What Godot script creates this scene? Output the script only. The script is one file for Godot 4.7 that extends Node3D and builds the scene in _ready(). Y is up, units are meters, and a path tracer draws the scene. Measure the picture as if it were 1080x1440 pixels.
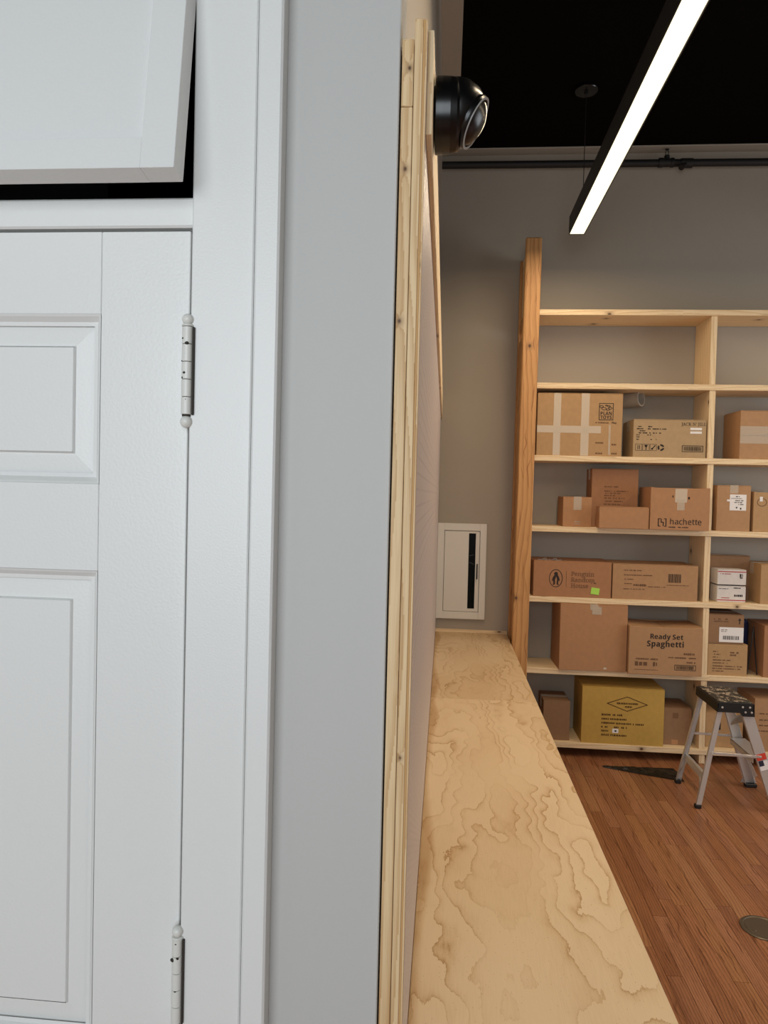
extends Node3D

var M := {}
var rng := RandomNumberGenerator.new()
const ZB := -4.92          # back wall
const XS := -0.0805        # receding side wall
const ZF := -1.03          # wall with the door
const HC := 3.97           # ceiling height
const SHELF := [0.095, 0.568, 1.03, 1.482, 1.935, 2.396, 2.86]
const CARTONS := "cartons stored on the pine shelving"

func _ready():
	rng.seed = 20240
	# ---- camera
	var cam := Camera3D.new(); cam.name = "camera"
	cam.position = Vector3(0, 1.67, 0)
	cam.rotation_degrees = Vector3(-1.552, 4.877, 1.4)
	cam.fov = 71.508; cam.near = 0.02; cam.far = 100.0
	add_child(cam); cam.current = true
	# ---- sky, exposure
	var sky := Sky.new(); var psm := PhysicalSkyMaterial.new()
	psm.energy_multiplier = 1.0
	sky.sky_material = psm
	var env := Environment.new()
	env.background_mode = Environment.BG_SKY; env.sky = sky
	env.background_energy_multiplier = 0.6
	env.tonemap_mode = Environment.TONE_MAPPER_LINEAR
	env.tonemap_exposure = 1.0
	env.sdfgi_enabled = true; env.ssao_enabled = true; env.ssil_enabled = true
	var we := WorldEnvironment.new(); we.name = "world_environment"; we.environment = env; add_child(we)
	# ---- daylight entering through the shop window behind the camera
	var day := AreaLight3D.new(); day.name = "window_daylight"
	day.area_size = Vector2(2.6, 1.9); day.light_color = Color(0.935, 0.972, 1.0); day.light_energy = 8.6
	day.area_range = 20.0; day.shadow_enabled = true
	day.position = Vector3(-0.5, 2.05, 2.22)
	add_child(day)
	var side := AreaLight3D.new(); side.name = "side_window_daylight"
	side.area_size = Vector2(2.5, 1.9); side.light_color = Color(0.955, 0.98, 1.0); side.light_energy = 6.0
	side.area_range = 20.0; side.shadow_enabled = true
	side.position = Vector3(4.82, 1.75, -2.5); side.rotation = Vector3(0, PI / 2, 0)
	add_child(side)
	materials()
	structure()
	door_wall()
	panel_and_counter()
	shelving()
	pendant(Vector3(0.7325, 3.22, -4.32), 3.05, "black linear pendant lamp with glowing cream diffuser hanging before the shelves")
	pendant(Vector3(3.05, 3.22, -4.32), 3.05, "black linear pendant lamp hanging beyond the step stool side of the room")
	fixtures()
	cartons()
	step_stool()
	small_things()

# ================================================================ helpers
func tag(o, label, category, group = "", kind = ""):
	if label: o.set_meta("label", label)
	if category: o.set_meta("category", category)
	if group: o.set_meta("group", group)
	if kind: o.set_meta("kind", kind)
	return o
func thing(called, label, category, at = Vector3.ZERO, group = "", kind = ""):
	var o := Node3D.new(); o.name = called; o.position = at; add_child(o, true)
	return tag(o, label, category, group, kind)
func mb():
	var st := SurfaceTool.new(); st.begin(Mesh.PRIMITIVE_TRIANGLES); return st
func put(st, called, mat, parent = self, at = Vector3.ZERO, rot = Vector3.ZERO):
	var o := MeshInstance3D.new(); o.name = called
	o.mesh = st if st is Mesh else st.commit()
	o.material_override = null
	for i in o.mesh.get_surface_count(): o.set_surface_override_material(i, mat)
	o.position = at; o.rotation = rot
	parent.add_child(o, true)
	return o
func tri(st, a, b, c, n, ua = Vector2.ZERO, ub = Vector2.ZERO, uc = Vector2.ZERO, na = null, nb = null, nc = null):
	var A = [a, b, c]; var U = [ua, ub, uc]; var N = [na if na != null else n, nb if nb != null else n, nc if nc != null else n]
	var ord = [0, 2, 1] if (b - a).cross(c - a).dot(n) > 0.0 else [0, 1, 2]
	for i in ord:
		st.set_normal(N[i]); st.set_uv(U[i]); st.add_vertex(A[i])
func fuv(p, n, g, sc, off):
	# grain axis g runs along V; metres scaled by sc
	var ax = 0
	if absf(n.y) >= absf(n.x) and absf(n.y) >= absf(n.z): ax = 1
	elif absf(n.z) >= absf(n.x): ax = 2
	var o = [0, 1, 2]; o.erase(ax)
	var a = o[0]; var b = o[1]
	var uu = p[a]; var vv = p[b]
	if a == g: uu = p[b]; vv = p[a]
	elif b != g: uu = p[a]; vv = p[b]
	if ax == 0: uu += 0.037
	if ax == 2: uu += 0.071
	return Vector2(uu / sc.x + off.x, vv / sc.y + off.y)
func cbox(st, c, s, bv = 0.002, g = 1, sc = Vector2.ONE, off = Vector2.ZERO, xf = Transform3D.IDENTITY):
	# chamfered box, 44 triangles
	var h = s * 0.5
	bv = minf(bv, minf(h.x, minf(h.y, h.z)) * 0.9)
	var i = h - Vector3.ONE * bv
	var P = func(sx, sy, sz, ax):
		var v = Vector3(sx * i.x, sy * i.y, sz * i.z)
		if ax == 0: v.x = sx * h.x
		elif ax == 1: v.y = sy * h.y
		else: v.z = sz * h.z
		return v
	var emit = func(pts, n):
		var uvs = []
		for p in pts: uvs.append(fuv(p, n, g, sc, off))
		var nn = (xf.basis * n).normalized()
		var w = []
		for p in pts: w.append(xf * (p + c))
		tri(st, w[0], w[1], w[2], nn, uvs[0], uvs[1], uvs[2])
		if pts.size() == 4: tri(st, w[0], w[2], w[3], nn, uvs[0], uvs[2], uvs[3])
	for q in [-1, 1]:
		emit.call([P.call(q, -1, -1, 0), P.call(q, 1, -1, 0), P.call(q, 1, 1, 0), P.call(q, -1, 1, 0)], Vector3(q, 0, 0))
		emit.call([P.call(-1, q, -1, 1), P.call(1, q, -1, 1), P.call(1, q, 1, 1), P.call(-1, q, 1, 1)], Vector3(0, q, 0))
		emit.call([P.call(-1, -1, q, 2), P.call(1, -1, q, 2), P.call(1, 1, q, 2), P.call(-1, 1, q, 2)], Vector3(0, 0, q))
		for r in [-1, 1]:
			emit.call([P.call(q, r, -1, 0), P.call(q, r, 1, 0), P.call(q, r, 1, 1), P.call(q, r, -1, 1)], Vector3(q, r, 0) * 0.7071)
			emit.call([P.call(q, -1, r, 0), P.call(q, 1, r, 0), P.call(q, 1, r, 2), P.call(q, -1, r, 2)], Vector3(q, 0, r) * 0.7071)
			emit.call([P.call(-1, q, r, 1), P.call(1, q, r, 1), P.call(1, q, r, 2), P.call(-1, q, r, 2)], Vector3(0, q, r) * 0.7071)
			for t in [-1, 1]:
				emit.call([P.call(q, r, t, 0), P.call(q, r, t, 1), P.call(q, r, t, 2)], Vector3(q, r, t) * 0.5774)
	return st
func box(c, s, bv = 0.002, g = 1, sc = Vector2.ONE, off = Vector2.ZERO):
	return cbox(mb(), c, s, bv, g, sc, off)
func span(st, x0, x1, y0, y1, z0, z1, bv = 0.002, g = 1, sc = Vector2.ONE, off = Vector2.ZERO):
	return cbox(st, Vector3((x0 + x1) / 2, (y0 + y1) / 2, (z0 + z1) / 2), Vector3(x1 - x0, y1 - y0, absf(z1 - z0)), bv, g, sc, off)
func lathe(st, prof, xf = Transform3D.IDENTITY, seg = 28):
	# prof: [r, y] pairs from bottom to top, revolved round y; smooth round, creased along
	for k in prof.size() - 1:
		var a = prof[k]; var b = prof[k + 1]
		var d = Vector2(b[0] - a[0], b[1] - a[1])
		if d.length() < 1e-7: continue
		var nr = d.y / d.length(); var ny = -d.x / d.length()
		for i in seg:
			var t0 = TAU * i / seg; var t1 = TAU * (i + 1) / seg
			var p = func(r, y, t): return xf * Vector3(r * cos(t), y, r * sin(t))
			var n = func(t): return (xf.basis * Vector3(nr * cos(t), ny, nr * sin(t))).normalized()
			var n0 = n.call(t0); var n1 = n.call(t1); var nm = (n0 + n1).normalized()
			if nm == Vector3.ZERO: nm = n0
			if a[0] > 1e-6: tri(st, p.call(a[0], a[1], t0), p.call(a[0], a[1], t1), p.call(b[0], b[1], t1), nm, Vector2.ZERO, Vector2.ZERO, Vector2.ZERO, n0, n1, n1)
			if b[0] > 1e-6: tri(st, p.call(a[0], a[1], t0), p.call(b[0], b[1], t1), p.call(b[0], b[1], t0), nm, Vector2.ZERO, Vector2.ZERO, Vector2.ZERO, n0, n1, n0)
	return st
func along(a, b):
	# transform whose y axis runs from a to b
	var y = (b - a).normalized()
	var x = y.cross(Vector3(0.01, 0.02, 1)).normalized()
	if x.length() < 0.5: x = Vector3.RIGHT
	return Transform3D(Basis(x, y, x.cross(y)), a)
func tube(st, pts, r, seg = 14):
	for k in pts.size() - 1:
		var L = (pts[k + 1] - pts[k]).length()
		lathe(st, [[0, 0], [r, 0], [r, L], [0, L]], along(pts[k], pts[k + 1]), seg)
		if k > 0: ball(st, pts[k], r, seg)
	return st
func ball(st, c, r, seg = 20, sq = Vector3.ONE):
	var prof = []
	for k in 11:
		var t = -PI / 2 + PI * k / 10
		prof.append([r * cos(t), r * sin(t)])
	var rings = 10
	for k in rings:
		var t0 = -PI / 2 + PI * k / rings; var t1 = -PI / 2 + PI * (k + 1) / rings
		for i in seg:
			var a0 = TAU * i / seg; var a1 = TAU * (i + 1) / seg
			var d = func(t, a): return Vector3(cos(t) * cos(a), sin(t), cos(t) * sin(a))
			var q = [d.call(t0, a0), d.call(t0, a1), d.call(t1, a1), d.call(t1, a0)]
			var nm = (q[0] + q[1] + q[2] + q[3]).normalized()
			if k > 0: tri(st, c + q[0] * r * sq, c + q[1] * r * sq, c + q[2] * r * sq, nm, Vector2.ZERO, Vector2.ZERO, Vector2.ZERO, q[0], q[1], q[2])
			if k < rings - 1: tri(st, c + q[0] * r * sq, c + q[2] * r * sq, c + q[3] * r * sq, nm, Vector2.ZERO, Vector2.ZERO, Vector2.ZERO, q[0], q[2], q[3])
	return st
func extrude(st, poly, z0, z1, xf = Transform3D.IDENTITY):
	# poly: PackedVector2Array in xy, extruded along z
	var idx = Geometry2D.triangulate_polygon(poly)
	for k in range(0, idx.size(), 3):
		for zz in [z0, z1]:
			var n = xf.basis * Vector3(0, 0, 1 if zz == maxf(z0, z1) else -1)
			var v = []
			for j in 3: v.append(xf * Vector3(poly[idx[k + j]].x, poly[idx[k + j]].y, zz))
			tri(st, v[0], v[1], v[2], n)
	var cw = 1.0 if Geometry2D.is_polygon_clockwise(poly) else -1.0
	for k in poly.size():
		var a = poly[k]; var b = poly[(k + 1) % poly.size()]
		var d = (b - a).normalized()
		var n = xf.basis * Vector3(-d.y * cw, d.x * cw, 0)
		var A = xf * Vector3(a.x, a.y, z0); var B = xf * Vector3(b.x, b.y, z0)
		var C = xf * Vector3(b.x, b.y, z1); var D = xf * Vector3(a.x, a.y, z1)
		tri(st, A, B, C, n); tri(st, A, C, D, n)
	return st
func ring(st, cx, cy, rx, ry, w, z, seg = 28):
	for i in seg:
		var a = TAU * i / seg; var b = TAU * (i + 1) / seg
		var o0 = Vector3(cx + rx * cos(a), cy + ry * sin(a), z); var o1 = Vector3(cx + rx * cos(b), cy + ry * sin(b), z)
		var i0 = Vector3(cx + (rx - w) * cos(a), cy + (ry - w) * sin(a), z); var i1 = Vector3(cx + (rx - w) * cos(b), cy + (ry - w) * sin(b), z)
		tri(st, o0, o1, i1, Vector3.BACK); tri(st, o0, i1, i0, Vector3.BACK)
	return st
func words(parent, called, s, cap, x, y, z, mat, serif = false, bold = false, center = false):
	var t := TextMesh.new(); t.text = s
	var f := SystemFont.new(); f.font_names = PackedStringArray(["Droid Serif" if serif else "Droid Sans"])
	if bold: f.font_weight = 700
	t.font = f; t.font_size = 40; t.pixel_size = cap / 28.5; t.depth = 0.0006; t.curve_step = 1.5
	t.horizontal_alignment = HORIZONTAL_ALIGNMENT_CENTER if center else HORIZONTAL_ALIGNMENT_LEFT
	t.vertical_alignment = VERTICAL_ALIGNMENT_CENTER
	return put(t, called, mat, parent, Vector3(x, y, z + 0.0006))
func bars(parent, called, rows, z, mat, fill = 0.78):
	# worn, unreadable print: rows of short strokes; each row [x0, x1, y, height]
	var st = mb()
	for r in rows:
		var x = r[0]
		while x < r[1] - 0.002:
			var w = minf(rng.randf_range(0.35, 0.8) * r[3], r[1] - x)
			var hh = r[3] * rng.randf_range(0.7, 1.0)
			if rng.randf() < fill:
				cbox(st, Vector3(x + w / 2, r[2], z + 0.0004), Vector3(w, hh, 0.0006), 0.0001)
			x += w + r[3] * rng.randf_range(0.12, 0.3)
	return tag(put(st, called, mat, parent), "", "", "", "stuff")

# ================================================================ textures and materials
func nz(freq, seed_, oct = 1):
	var n := FastNoiseLite.new(); n.noise_type = FastNoiseLite.TYPE_SIMPLEX_SMOOTH; n.frequency = freq; n.seed = seed_
	n.fractal_type = FastNoiseLite.FRACTAL_FBM if oct > 1 else FastNoiseLite.FRACTAL_NONE
	n.fractal_octaves = oct
	return n
func image_of(w, h, f):
	var d := PackedByteArray(); d.resize(w * h * 3)
	var k := 0
	for y in h:
		for x in w:
			var c: Color = f.call(x, y)
			d[k] = int(clampf(c.r, 0, 1) * 255.0); d[k + 1] = int(clampf(c.g, 0, 1) * 255.0); d[k + 2] = int(clampf(c.b, 0, 1) * 255.0)
			k += 3
	var im := Image.create_from_data(w, h, false, Image.FORMAT_RGB8, d)
	im.generate_mipmaps()
	return ImageTexture.create_from_image(im)
func lumber(w, h, across, length, light: Color, dark: Color, rings, knots, seed_, streak = 0.0, crack = 0.0):
	var a = nz(1.0, seed_); var b = nz(1.0, seed_ + 5); var c = nz(1.0, seed_ + 9)
	var kd = Color(0.27, 0.16, 0.08)
	return image_of(w, h, func(x, y):
		var u = across * x / w; var v = length * y / h
		var wu = u + 0.012 * a.get_noise_2d(u * 5.0, v * 1.3) + 0.004 * a.get_noise_2d(u * 14.0, v * 4.0)
		var kk = 0.0
		for q in knots:
			var dx = (u - q[0]) / q[2]; var dy = (v - q[1]) / (q[2] * 1.3)
			var d2 = dx * dx + dy * dy
			if d2 < 40.0:
				wu += 0.012 * signf(dx) * exp(-d2 * 0.12) * (1.0 - exp(-d2))
				kk = maxf(kk, clampf(1.35 - sqrt(d2), 0.0, 1.0))
				kk = maxf(kk, 0.35 * exp(-d2 * 0.25))
		var r = wu * rings + 1.5 * b.get_noise_2d(u * 3.0, v * 0.5)
		r = r - floorf(r)
		var t = pow(r, 2.6) * 0.75
		t += 0.20 * b.get_noise_2d(u * 420.0, v * 9.0)
		t += streak * maxf(0.0, a.get_noise_2d(u * 16.0, v * 0.9))
		if crack > 0.0:
			var cr = c.get_noise_2d(u * 60.0 + 0.7 * b.get_noise_2d(u * 9.0, v * 8.0), v * 3.1)
			if cr > 0.63: t += crack * minf(1.0, (cr - 0.63) * 8.0)
		var col = light.lerp(dark, clampf(t, 0.0, 1.6))
		return col.lerp(kd, kk * 0.9))
func plywood(seed_):
	var a = nz(1.0, seed_); var b = nz(1.0, seed_ + 3); var c = nz(1.0, seed_ + 6)
	var light = Color(0.90, 0.80, 0.655); var mid = Color(0.87, 0.755, 0.595); var dark = Color(0.70, 0.545, 0.36)
	return image_of(560, 1500, func(x, y):
		var u = 0.56 * x / 560.0; var v = 2.5 * y / 1500.0
		var wu = u + 0.012 * c.get_noise_2d(u * 11.0, v * 9.0)
		var h = 0.72 * a.get_noise_2d(wu * 3.1, v * 0.75) + 0.23 * b.get_noise_2d(wu * 8.0, v * 2.4) + 0.05 * c.get_noise_2d(u * 22.0, v * 10.0)
		h += 0.012 * b.get_noise_2d(u * 90.0, v * 26.0) + 0.007 * a.get_noise_2d(u * 300.0, v * 60.0)
		var p = h * 3.9 + 0.35
		var k = floorf(p); var fr = p - k
		var tone = 0.5 + 0.5 * sin(k * 12.9898)
		var broad = clampf(0.5 + 1.1 * c.get_noise_2d(u * 5.0 + 7.0, v * 2.0), 0.0, 1.0)
		var own = 0.5 + 0.5 * sin(k * 7.31 + 1.7)
		var t = (0.86 * exp(-fr * lerpf(14.0, 34.0, own)) + 0.50 * exp(-fr * 5.0)) * (0.2 + 0.88 * broad) * (0.45 + 0.55 * own)
		t += 0.55 * smoothstep(0.012, -0.012, u - 0.056 - 0.02 * b.get_noise_2d(u * 3.0, v * 1.7))
		t += 0.05 * a.get_noise_2d(u * 330.0, v * 14.0) + 0.09 * b.get_noise_2d(u * 4.0, v * 1.6)
		var col = light.lerp(mid, clampf(tone * 0.7 + t, 0.0, 1.0))
		col = col.lerp(dark, clampf(t, 0.0, 1.0))
		var sp = c.get_noise_2d(u * 260.0, v * 160.0)
		if sp > 0.90: col = col.lerp(Color(0.40, 0.27, 0.15), 0.4)
		return col)
func mat(col: Color, rough = 0.6, tex = null, metal = 0.0):
	var m := StandardMaterial3D.new(); m.albedo_color = col; m.roughness = rough; m.metallic = metal
	if tex: m.albedo_texture = tex
	return m
func rgb(r, g, b): return Color(r / 255.0, g / 255.0, b / 255.0)
func bump(m, freq, strength, scale, oct = 3, seed_ = 4, tw = 512):
	var t := NoiseTexture2D.new(); t.width = tw; t.height = tw; t.seamless = true; t.as_normal_map = true; t.bump_strength = strength
	t.noise = nz(freq, seed_, oct)
	m.normal_enabled = true; m.normal_texture = t
	m.uv1_triplanar = true; m.uv1_world_triplanar = true; m.uv1_scale = Vector3.ONE * scale
	return m
func materials():
	M.door = bump(mat(rgb(229, 229, 226), 0.34), 0.05, 0.55, 6.0, 3, 4)
	M.trim = bump(mat(rgb(229, 229, 226), 0.36), 0.06, 0.5, 7.0, 3, 8)
	M.wall = bump(mat(rgb(194, 193, 189), 0.62), 0.06, 0.35, 6.0, 2, 12)
	M.taupe = bump(mat(rgb(166, 156, 142), 0.62), 0.06, 0.35, 6.0, 2, 12)
	M.black_ceiling = mat(rgb(10, 8, 6), 0.9); M.black_ceiling.metallic_specular = 0.15
	M.white_metal = mat(rgb(226, 222, 214), 0.42)
	M.black_metal = mat(rgb(20, 18, 17), 0.5)
	M.dark_pipe = mat(rgb(24, 20, 18), 0.6)
	M.gloss_black = mat(rgb(9, 9, 10), 0.26)
	M.grey_ring = mat(rgb(150, 150, 150), 0.35)
	M.lens = mat(rgb(32, 26, 24), 0.08)
	M.chip = mat(rgb(52, 46, 38), 0.7)
	M.old_metal = mat(rgb(222, 221, 214), 0.35)
	var pine_tex = lumber(300, 1600, 0.6, 3.2, Color(0.935, 0.84, 0.69), Color(0.83, 0.69, 0.50), 42.0, [[0.05, 0.5, 0.011], [0.20, 1.15, 0.012], [0.33, 2.2, 0.014], [0.11, 1.9, 0.009], [0.45, 0.9, 0.012], [0.52, 2.7, 0.012], [0.27, 0.2, 0.008], [0.07, 2.75, 0.010]], 31)
	M.pine = mat(Color.WHITE, 0.6, pine_tex)
	M.stud = mat(Color(1.0, 0.99, 0.97), 0.6, lumber(128, 1400, 0.16, 2.8, Color(0.91, 0.80, 0.635), Color(0.76, 0.60, 0.41), 70.0, [[0.012, 0.90, 0.004], [0.022, 1.98, 0.004], [0.03, 2.2, 0.004], [0.10, 1.4, 0.004], [0.080, 1.925, 0.0028], [0.083, 2.14, 0.0028], [0.125, 1.43, 0.0020], [0.097, 2.525, 0.0028]], 57, 0.75))
	M.fir = mat(Color.WHITE, 0.55, lumber(256, 1500, 0.3, 3.4, Color(0.80, 0.60, 0.375), Color(0.64, 0.43, 0.235), 36.0, [[0.05, 0.7, 0.008], [0.08, 1.5, 0.008], [0.04, 2.2, 0.009], [0.17, 1.0, 0.009], [0.2, 2.6, 0.01]], 77, 0.25, 0.75))
	M.plywood = mat(Color.WHITE, 0.5, plywood(101))
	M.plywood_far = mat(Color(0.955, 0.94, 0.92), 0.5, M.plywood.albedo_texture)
	M.ply_edge = mat(rgb(205, 160, 105), 0.7)
	var oak = lumber(256, 1500, 0.4, 3.0, Color(0.95, 0.93, 0.91), Color(0.60, 0.52, 0.47), 85.0, [], 91, 0.35, 0.5)
	M.planks = []
	for c in [rgb(182, 130, 90), rgb(173, 120, 82), rgb(186, 136, 98), rgb(166, 113, 78), rgb(178, 124, 88), rgb(170, 118, 86), rgb(184, 131, 98)]:
		M.planks.append(mat(c, 0.34, oak))
	M.subfloor = mat(rgb(38, 22, 13), 0.8)
	# cardboard
	var cn = nz(1.0, 300); var cm = nz(1.0, 301)
	var card = image_of(320, 320, func(x, y):
		var u = x / 320.0; var v = y / 320.0
		var g = 0.955 + 0.016 * cn.get_noise_2d(u * 9.0, v * 7.0) + 0.03 * cm.get_noise_2d(u * 160.0, v * 26.0) + 0.012 * sin(v * 320.0 * 0.9)
		return Color(g, g, g))
	M.cards = {}
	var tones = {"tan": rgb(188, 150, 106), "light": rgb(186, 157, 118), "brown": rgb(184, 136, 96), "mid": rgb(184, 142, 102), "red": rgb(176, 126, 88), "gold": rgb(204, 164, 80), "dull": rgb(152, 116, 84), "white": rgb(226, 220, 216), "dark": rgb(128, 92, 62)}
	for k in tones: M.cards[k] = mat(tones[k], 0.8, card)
	M.ink = mat(rgb(44, 32, 26), 0.75)
	M.faint_ink = mat(rgb(108, 76, 52), 0.8)
	M.green_ink = mat(rgb(92, 70, 26), 0.8)
	M.gold_ink = mat(rgb(84, 56, 22), 0.8)
	M.red_ink = mat(rgb(172, 62, 62), 0.7)
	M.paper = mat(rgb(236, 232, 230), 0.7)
	M.lime = mat(rgb(176, 226, 92), 0.7)
	var tp = mat(Color(0.93, 0.88, 0.80, 0.34), 0.18); tp.transparency = BaseMaterial3D.TRANSPARENCY_ALPHA
	M.tape = tp
	var wt = mat(Color(0.95, 0.90, 0.82, 0.42), 0.35); wt.transparency = BaseMaterial3D.TRANSPARENCY_ALPHA
	M.milky_tape = wt
	M.film = mat(Color(0.80, 0.80, 0.82, 0.45), 0.12); M.film.transparency = BaseMaterial3D.TRANSPARENCY_ALPHA
	var gl = mat(Color(0.10, 0.11, 0.11, 0.55), 0.22); gl.metallic_specular = 0.12; gl.transparency = BaseMaterial3D.TRANSPARENCY_ALPHA
	M.dark_glass = gl
	var pane = mat(Color(0.9, 0.95, 0.95, 0.06), 0.02); pane.transparency = BaseMaterial3D.TRANSPARENCY_ALPHA
	M.pane = pane
	M.alu = bump(mat(rgb(216, 213, 210), 0.40, null, 0.6), 0.09, 0.8, 4.0, 2, 33)
	M.black_plastic = mat(rgb(24, 23, 23), 0.55)
	var pa = nz(1.0, 410, 3); var pb = nz(1.0, 411)
	M.paint_splatter = mat(Color.WHITE, 0.7, image_of(256, 384, func(x, y):
		var u = x / 256.0; var v = y / 384.0
		var n = pa.get_noise_2d(u * 4.0, v * 5.5) + 0.4 * pb.get_noise_2d(u * 18.0, v * 26.0)
		var base = Color(0.14, 0.125, 0.11)
		var t = smoothstep(0.05, 0.42, n)
		var dots = pb.get_noise_2d(u * 45.0 + 9.0, v * 60.0)
		if dots > 0.55: t = maxf(t, 0.85)
		return base.lerp(Color(0.70, 0.64, 0.56), t)))
	M.peg = bump(mat(rgb(190, 177, 171), 0.42), 0.05, 0.8, 6.0, 2, 55)
	M.nickel = bump(mat(rgb(118, 110, 97), 0.36, null, 0.75), 0.05, 0.6, 9.0, 2, 66)
	M.bag = mat(rgb(6, 6, 7), 0.42)
	M.blue = mat(rgb(34, 44, 84), 0.7)
	M.red_sticker = mat(rgb(214, 66, 46), 0.5)
	M.blue_sticker = mat(rgb(34, 40, 58), 0.5)
	var lamp = mat(rgb(255, 246, 214), 0.5); lamp.emission_enabled = true; lamp.emission = rgb(255, 245, 214); lamp.emission_energy_multiplier = 1.5
	M.glow = lamp

# ================================================================ room
func solid(called, parts, m, label):
	var st = mb()
	for p in parts: span(st, p[0], p[1], p[2], p[3], p[4], p[5], 0.0015)
	return tag(put(st, called, m), label, called.split("_")[0], "", "structure")
func structure():
	solid("wall_back", [[XS - 0.12, 4.9, -0.06, HC + 0.2, ZB - 0.12, ZB]], M.taupe, "taupe painted back wall behind the pine shelving")
	solid("wall_side", [[XS - 0.10, XS, -0.06, HC + 0.2, ZB, ZF - 0.0005]], M.taupe, "painted side wall behind the perforated board running to the shelves")
	solid("wall_right", [[4.9, 5.02, -0.06, HC + 0.2, ZB - 0.12, -3.9], [4.9, 5.02, -0.06, HC + 0.2, -1.1, 2.42], [4.9, 5.02, -0.06, 0.75, -3.9, -1.1], [4.9, 5.02, 2.75, HC + 0.2, -3.9, -1.1]], M.taupe, "painted wall closing the far side of the shop")
	solid("wall_left", [[-2.62, -2.5, -0.06, HC + 0.2, ZB - 0.12, 2.42]], M.wall, "painted wall closing the door side of the shop")
	# rear wall with the shop window opening
	solid("wall_rear", [[-2.5, -1.9, -0.06, HC + 0.2, 2.3, 2.42], [0.9, 4.9, -0.06, HC + 0.2, 2.3, 2.42], [-1.9, 0.9, -0.06, 1.05, 2.3, 2.42], [-1.9, 0.9, 3.05, HC + 0.2, 2.3, 2.42]], M.wall, "painted street wall around the shop window")
	var w = thing("window_1", "large three-pane shop window in the street wall", "window", Vector3(-0.5, 1.05, 2.36), "", "structure")
	var w2 = thing("window_2", "three-pane shop window in the far side wall", "window", Vector3(4.96, 0.75, -2.5), "", "structure")
	var st = mb()
	for x in [-1.37, -0.46, 0.46, 1.37]: span(st, x - 0.03, x + 0.03, 0, 2.0, -0.04, 0.04, 0.004)
	for y in [0.03, 1.97]: span(st, -1.4, 1.4, y - 0.03, y + 0.03, -0.04, 0.04, 0.004)
	var fm0 = st.commit()
	for ww in [w, w2]:
		put(fm0, "window_frame", M.black_metal, ww)
		for x in [-0.915, 0.0, 0.915]: put(box(Vector3(x, 1.0, 0), Vector3(0.85, 1.88, 0.006), 0.001), "pane", M.pane, ww)
	w2.rotation.y = PI / 2
	# ceiling: painted border band and black field
	var c = thing("ceiling", "black painted ceiling with a narrow wall-coloured border", "ceiling", Vector3(0, HC, 0), "", "structure")
	var cb = mb()
	span(cb, XS, 0.025, 0.0, 0.2, ZB, ZF, 0.001)
	span(cb, 0.025, 4.9, 0.0, 0.2, ZB, ZB + 0.09, 0.001)
	put(cb, "border", M.taupe, c)
	var cf = mb()
	span(cf, 0.025, 4.9, 0.008, 0.2, ZB + 0.09, 2.42, 0.001)
	span(cf, -2.5, 0.025, 0.008, 0.2, ZF, 2.42, 0.001)
	span(cf, -2.5, XS, 0.008, 0.2, ZB, ZF, 0.001)
	put(cf, "black_field", M.black_ceiling, c)
	# floor
	var f = thing("floor", "worn narrow strip hardwood floor of reddish brown boards", "floor", Vector3.ZERO, "", "structure")
	var sb = mb(); span(sb, -2.6, 5.0, -0.12, -0.0125, ZB - 0.1, 2.42, 0.001)
	put(sb, "subfloor", M.subfloor, f)
	var pw = 0.0572; var field = []
	for k in M.planks.size(): field.append(mb())
	var row = 0
	var x = -2.5
	while x < 4.88:
		var mine = x > 0.33 and x < 2.45
		var z = ZB + 0.002 - rng.randf_range(0.0, 0.6)
		while z < 2.3:
			var L = rng.randf_range(0.45, 1.35)
			var z0 = maxf(z, ZB + 0.002); var z1 = minf(z + L, 2.3)
			z += L
			if z1 - z0 < 0.05: continue
			var drop = rng.randf_range(0.0, 0.0009)
			var s = Vector3(pw - 0.0011, 0.012, z1 - z0 - 0.0012)
			var cc = Vector3(x + pw / 2, -0.006 - drop, (z0 + z1) / 2)
			var vi = rng.randi() % M.planks.size()
			var off = Vector2(rng.randf(), rng.randf())
			if mine and z1 > -4.95 and z0 < -1.9:
				put(cbox(mb(), Vector3.ZERO, s, 0.0007, 2, Vector2(0.4, 3.0), off), "plank", M.planks[vi], f, cc)
			else:
				cbox(field[vi], cc, s, 0.0007, 2, Vector2(0.4, 3.0), off)
		x += pw; row += 1
	for k in field.size(): tag(put(field[k], "plank_field", M.planks[k], f), "", "", "", "stuff")

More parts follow.
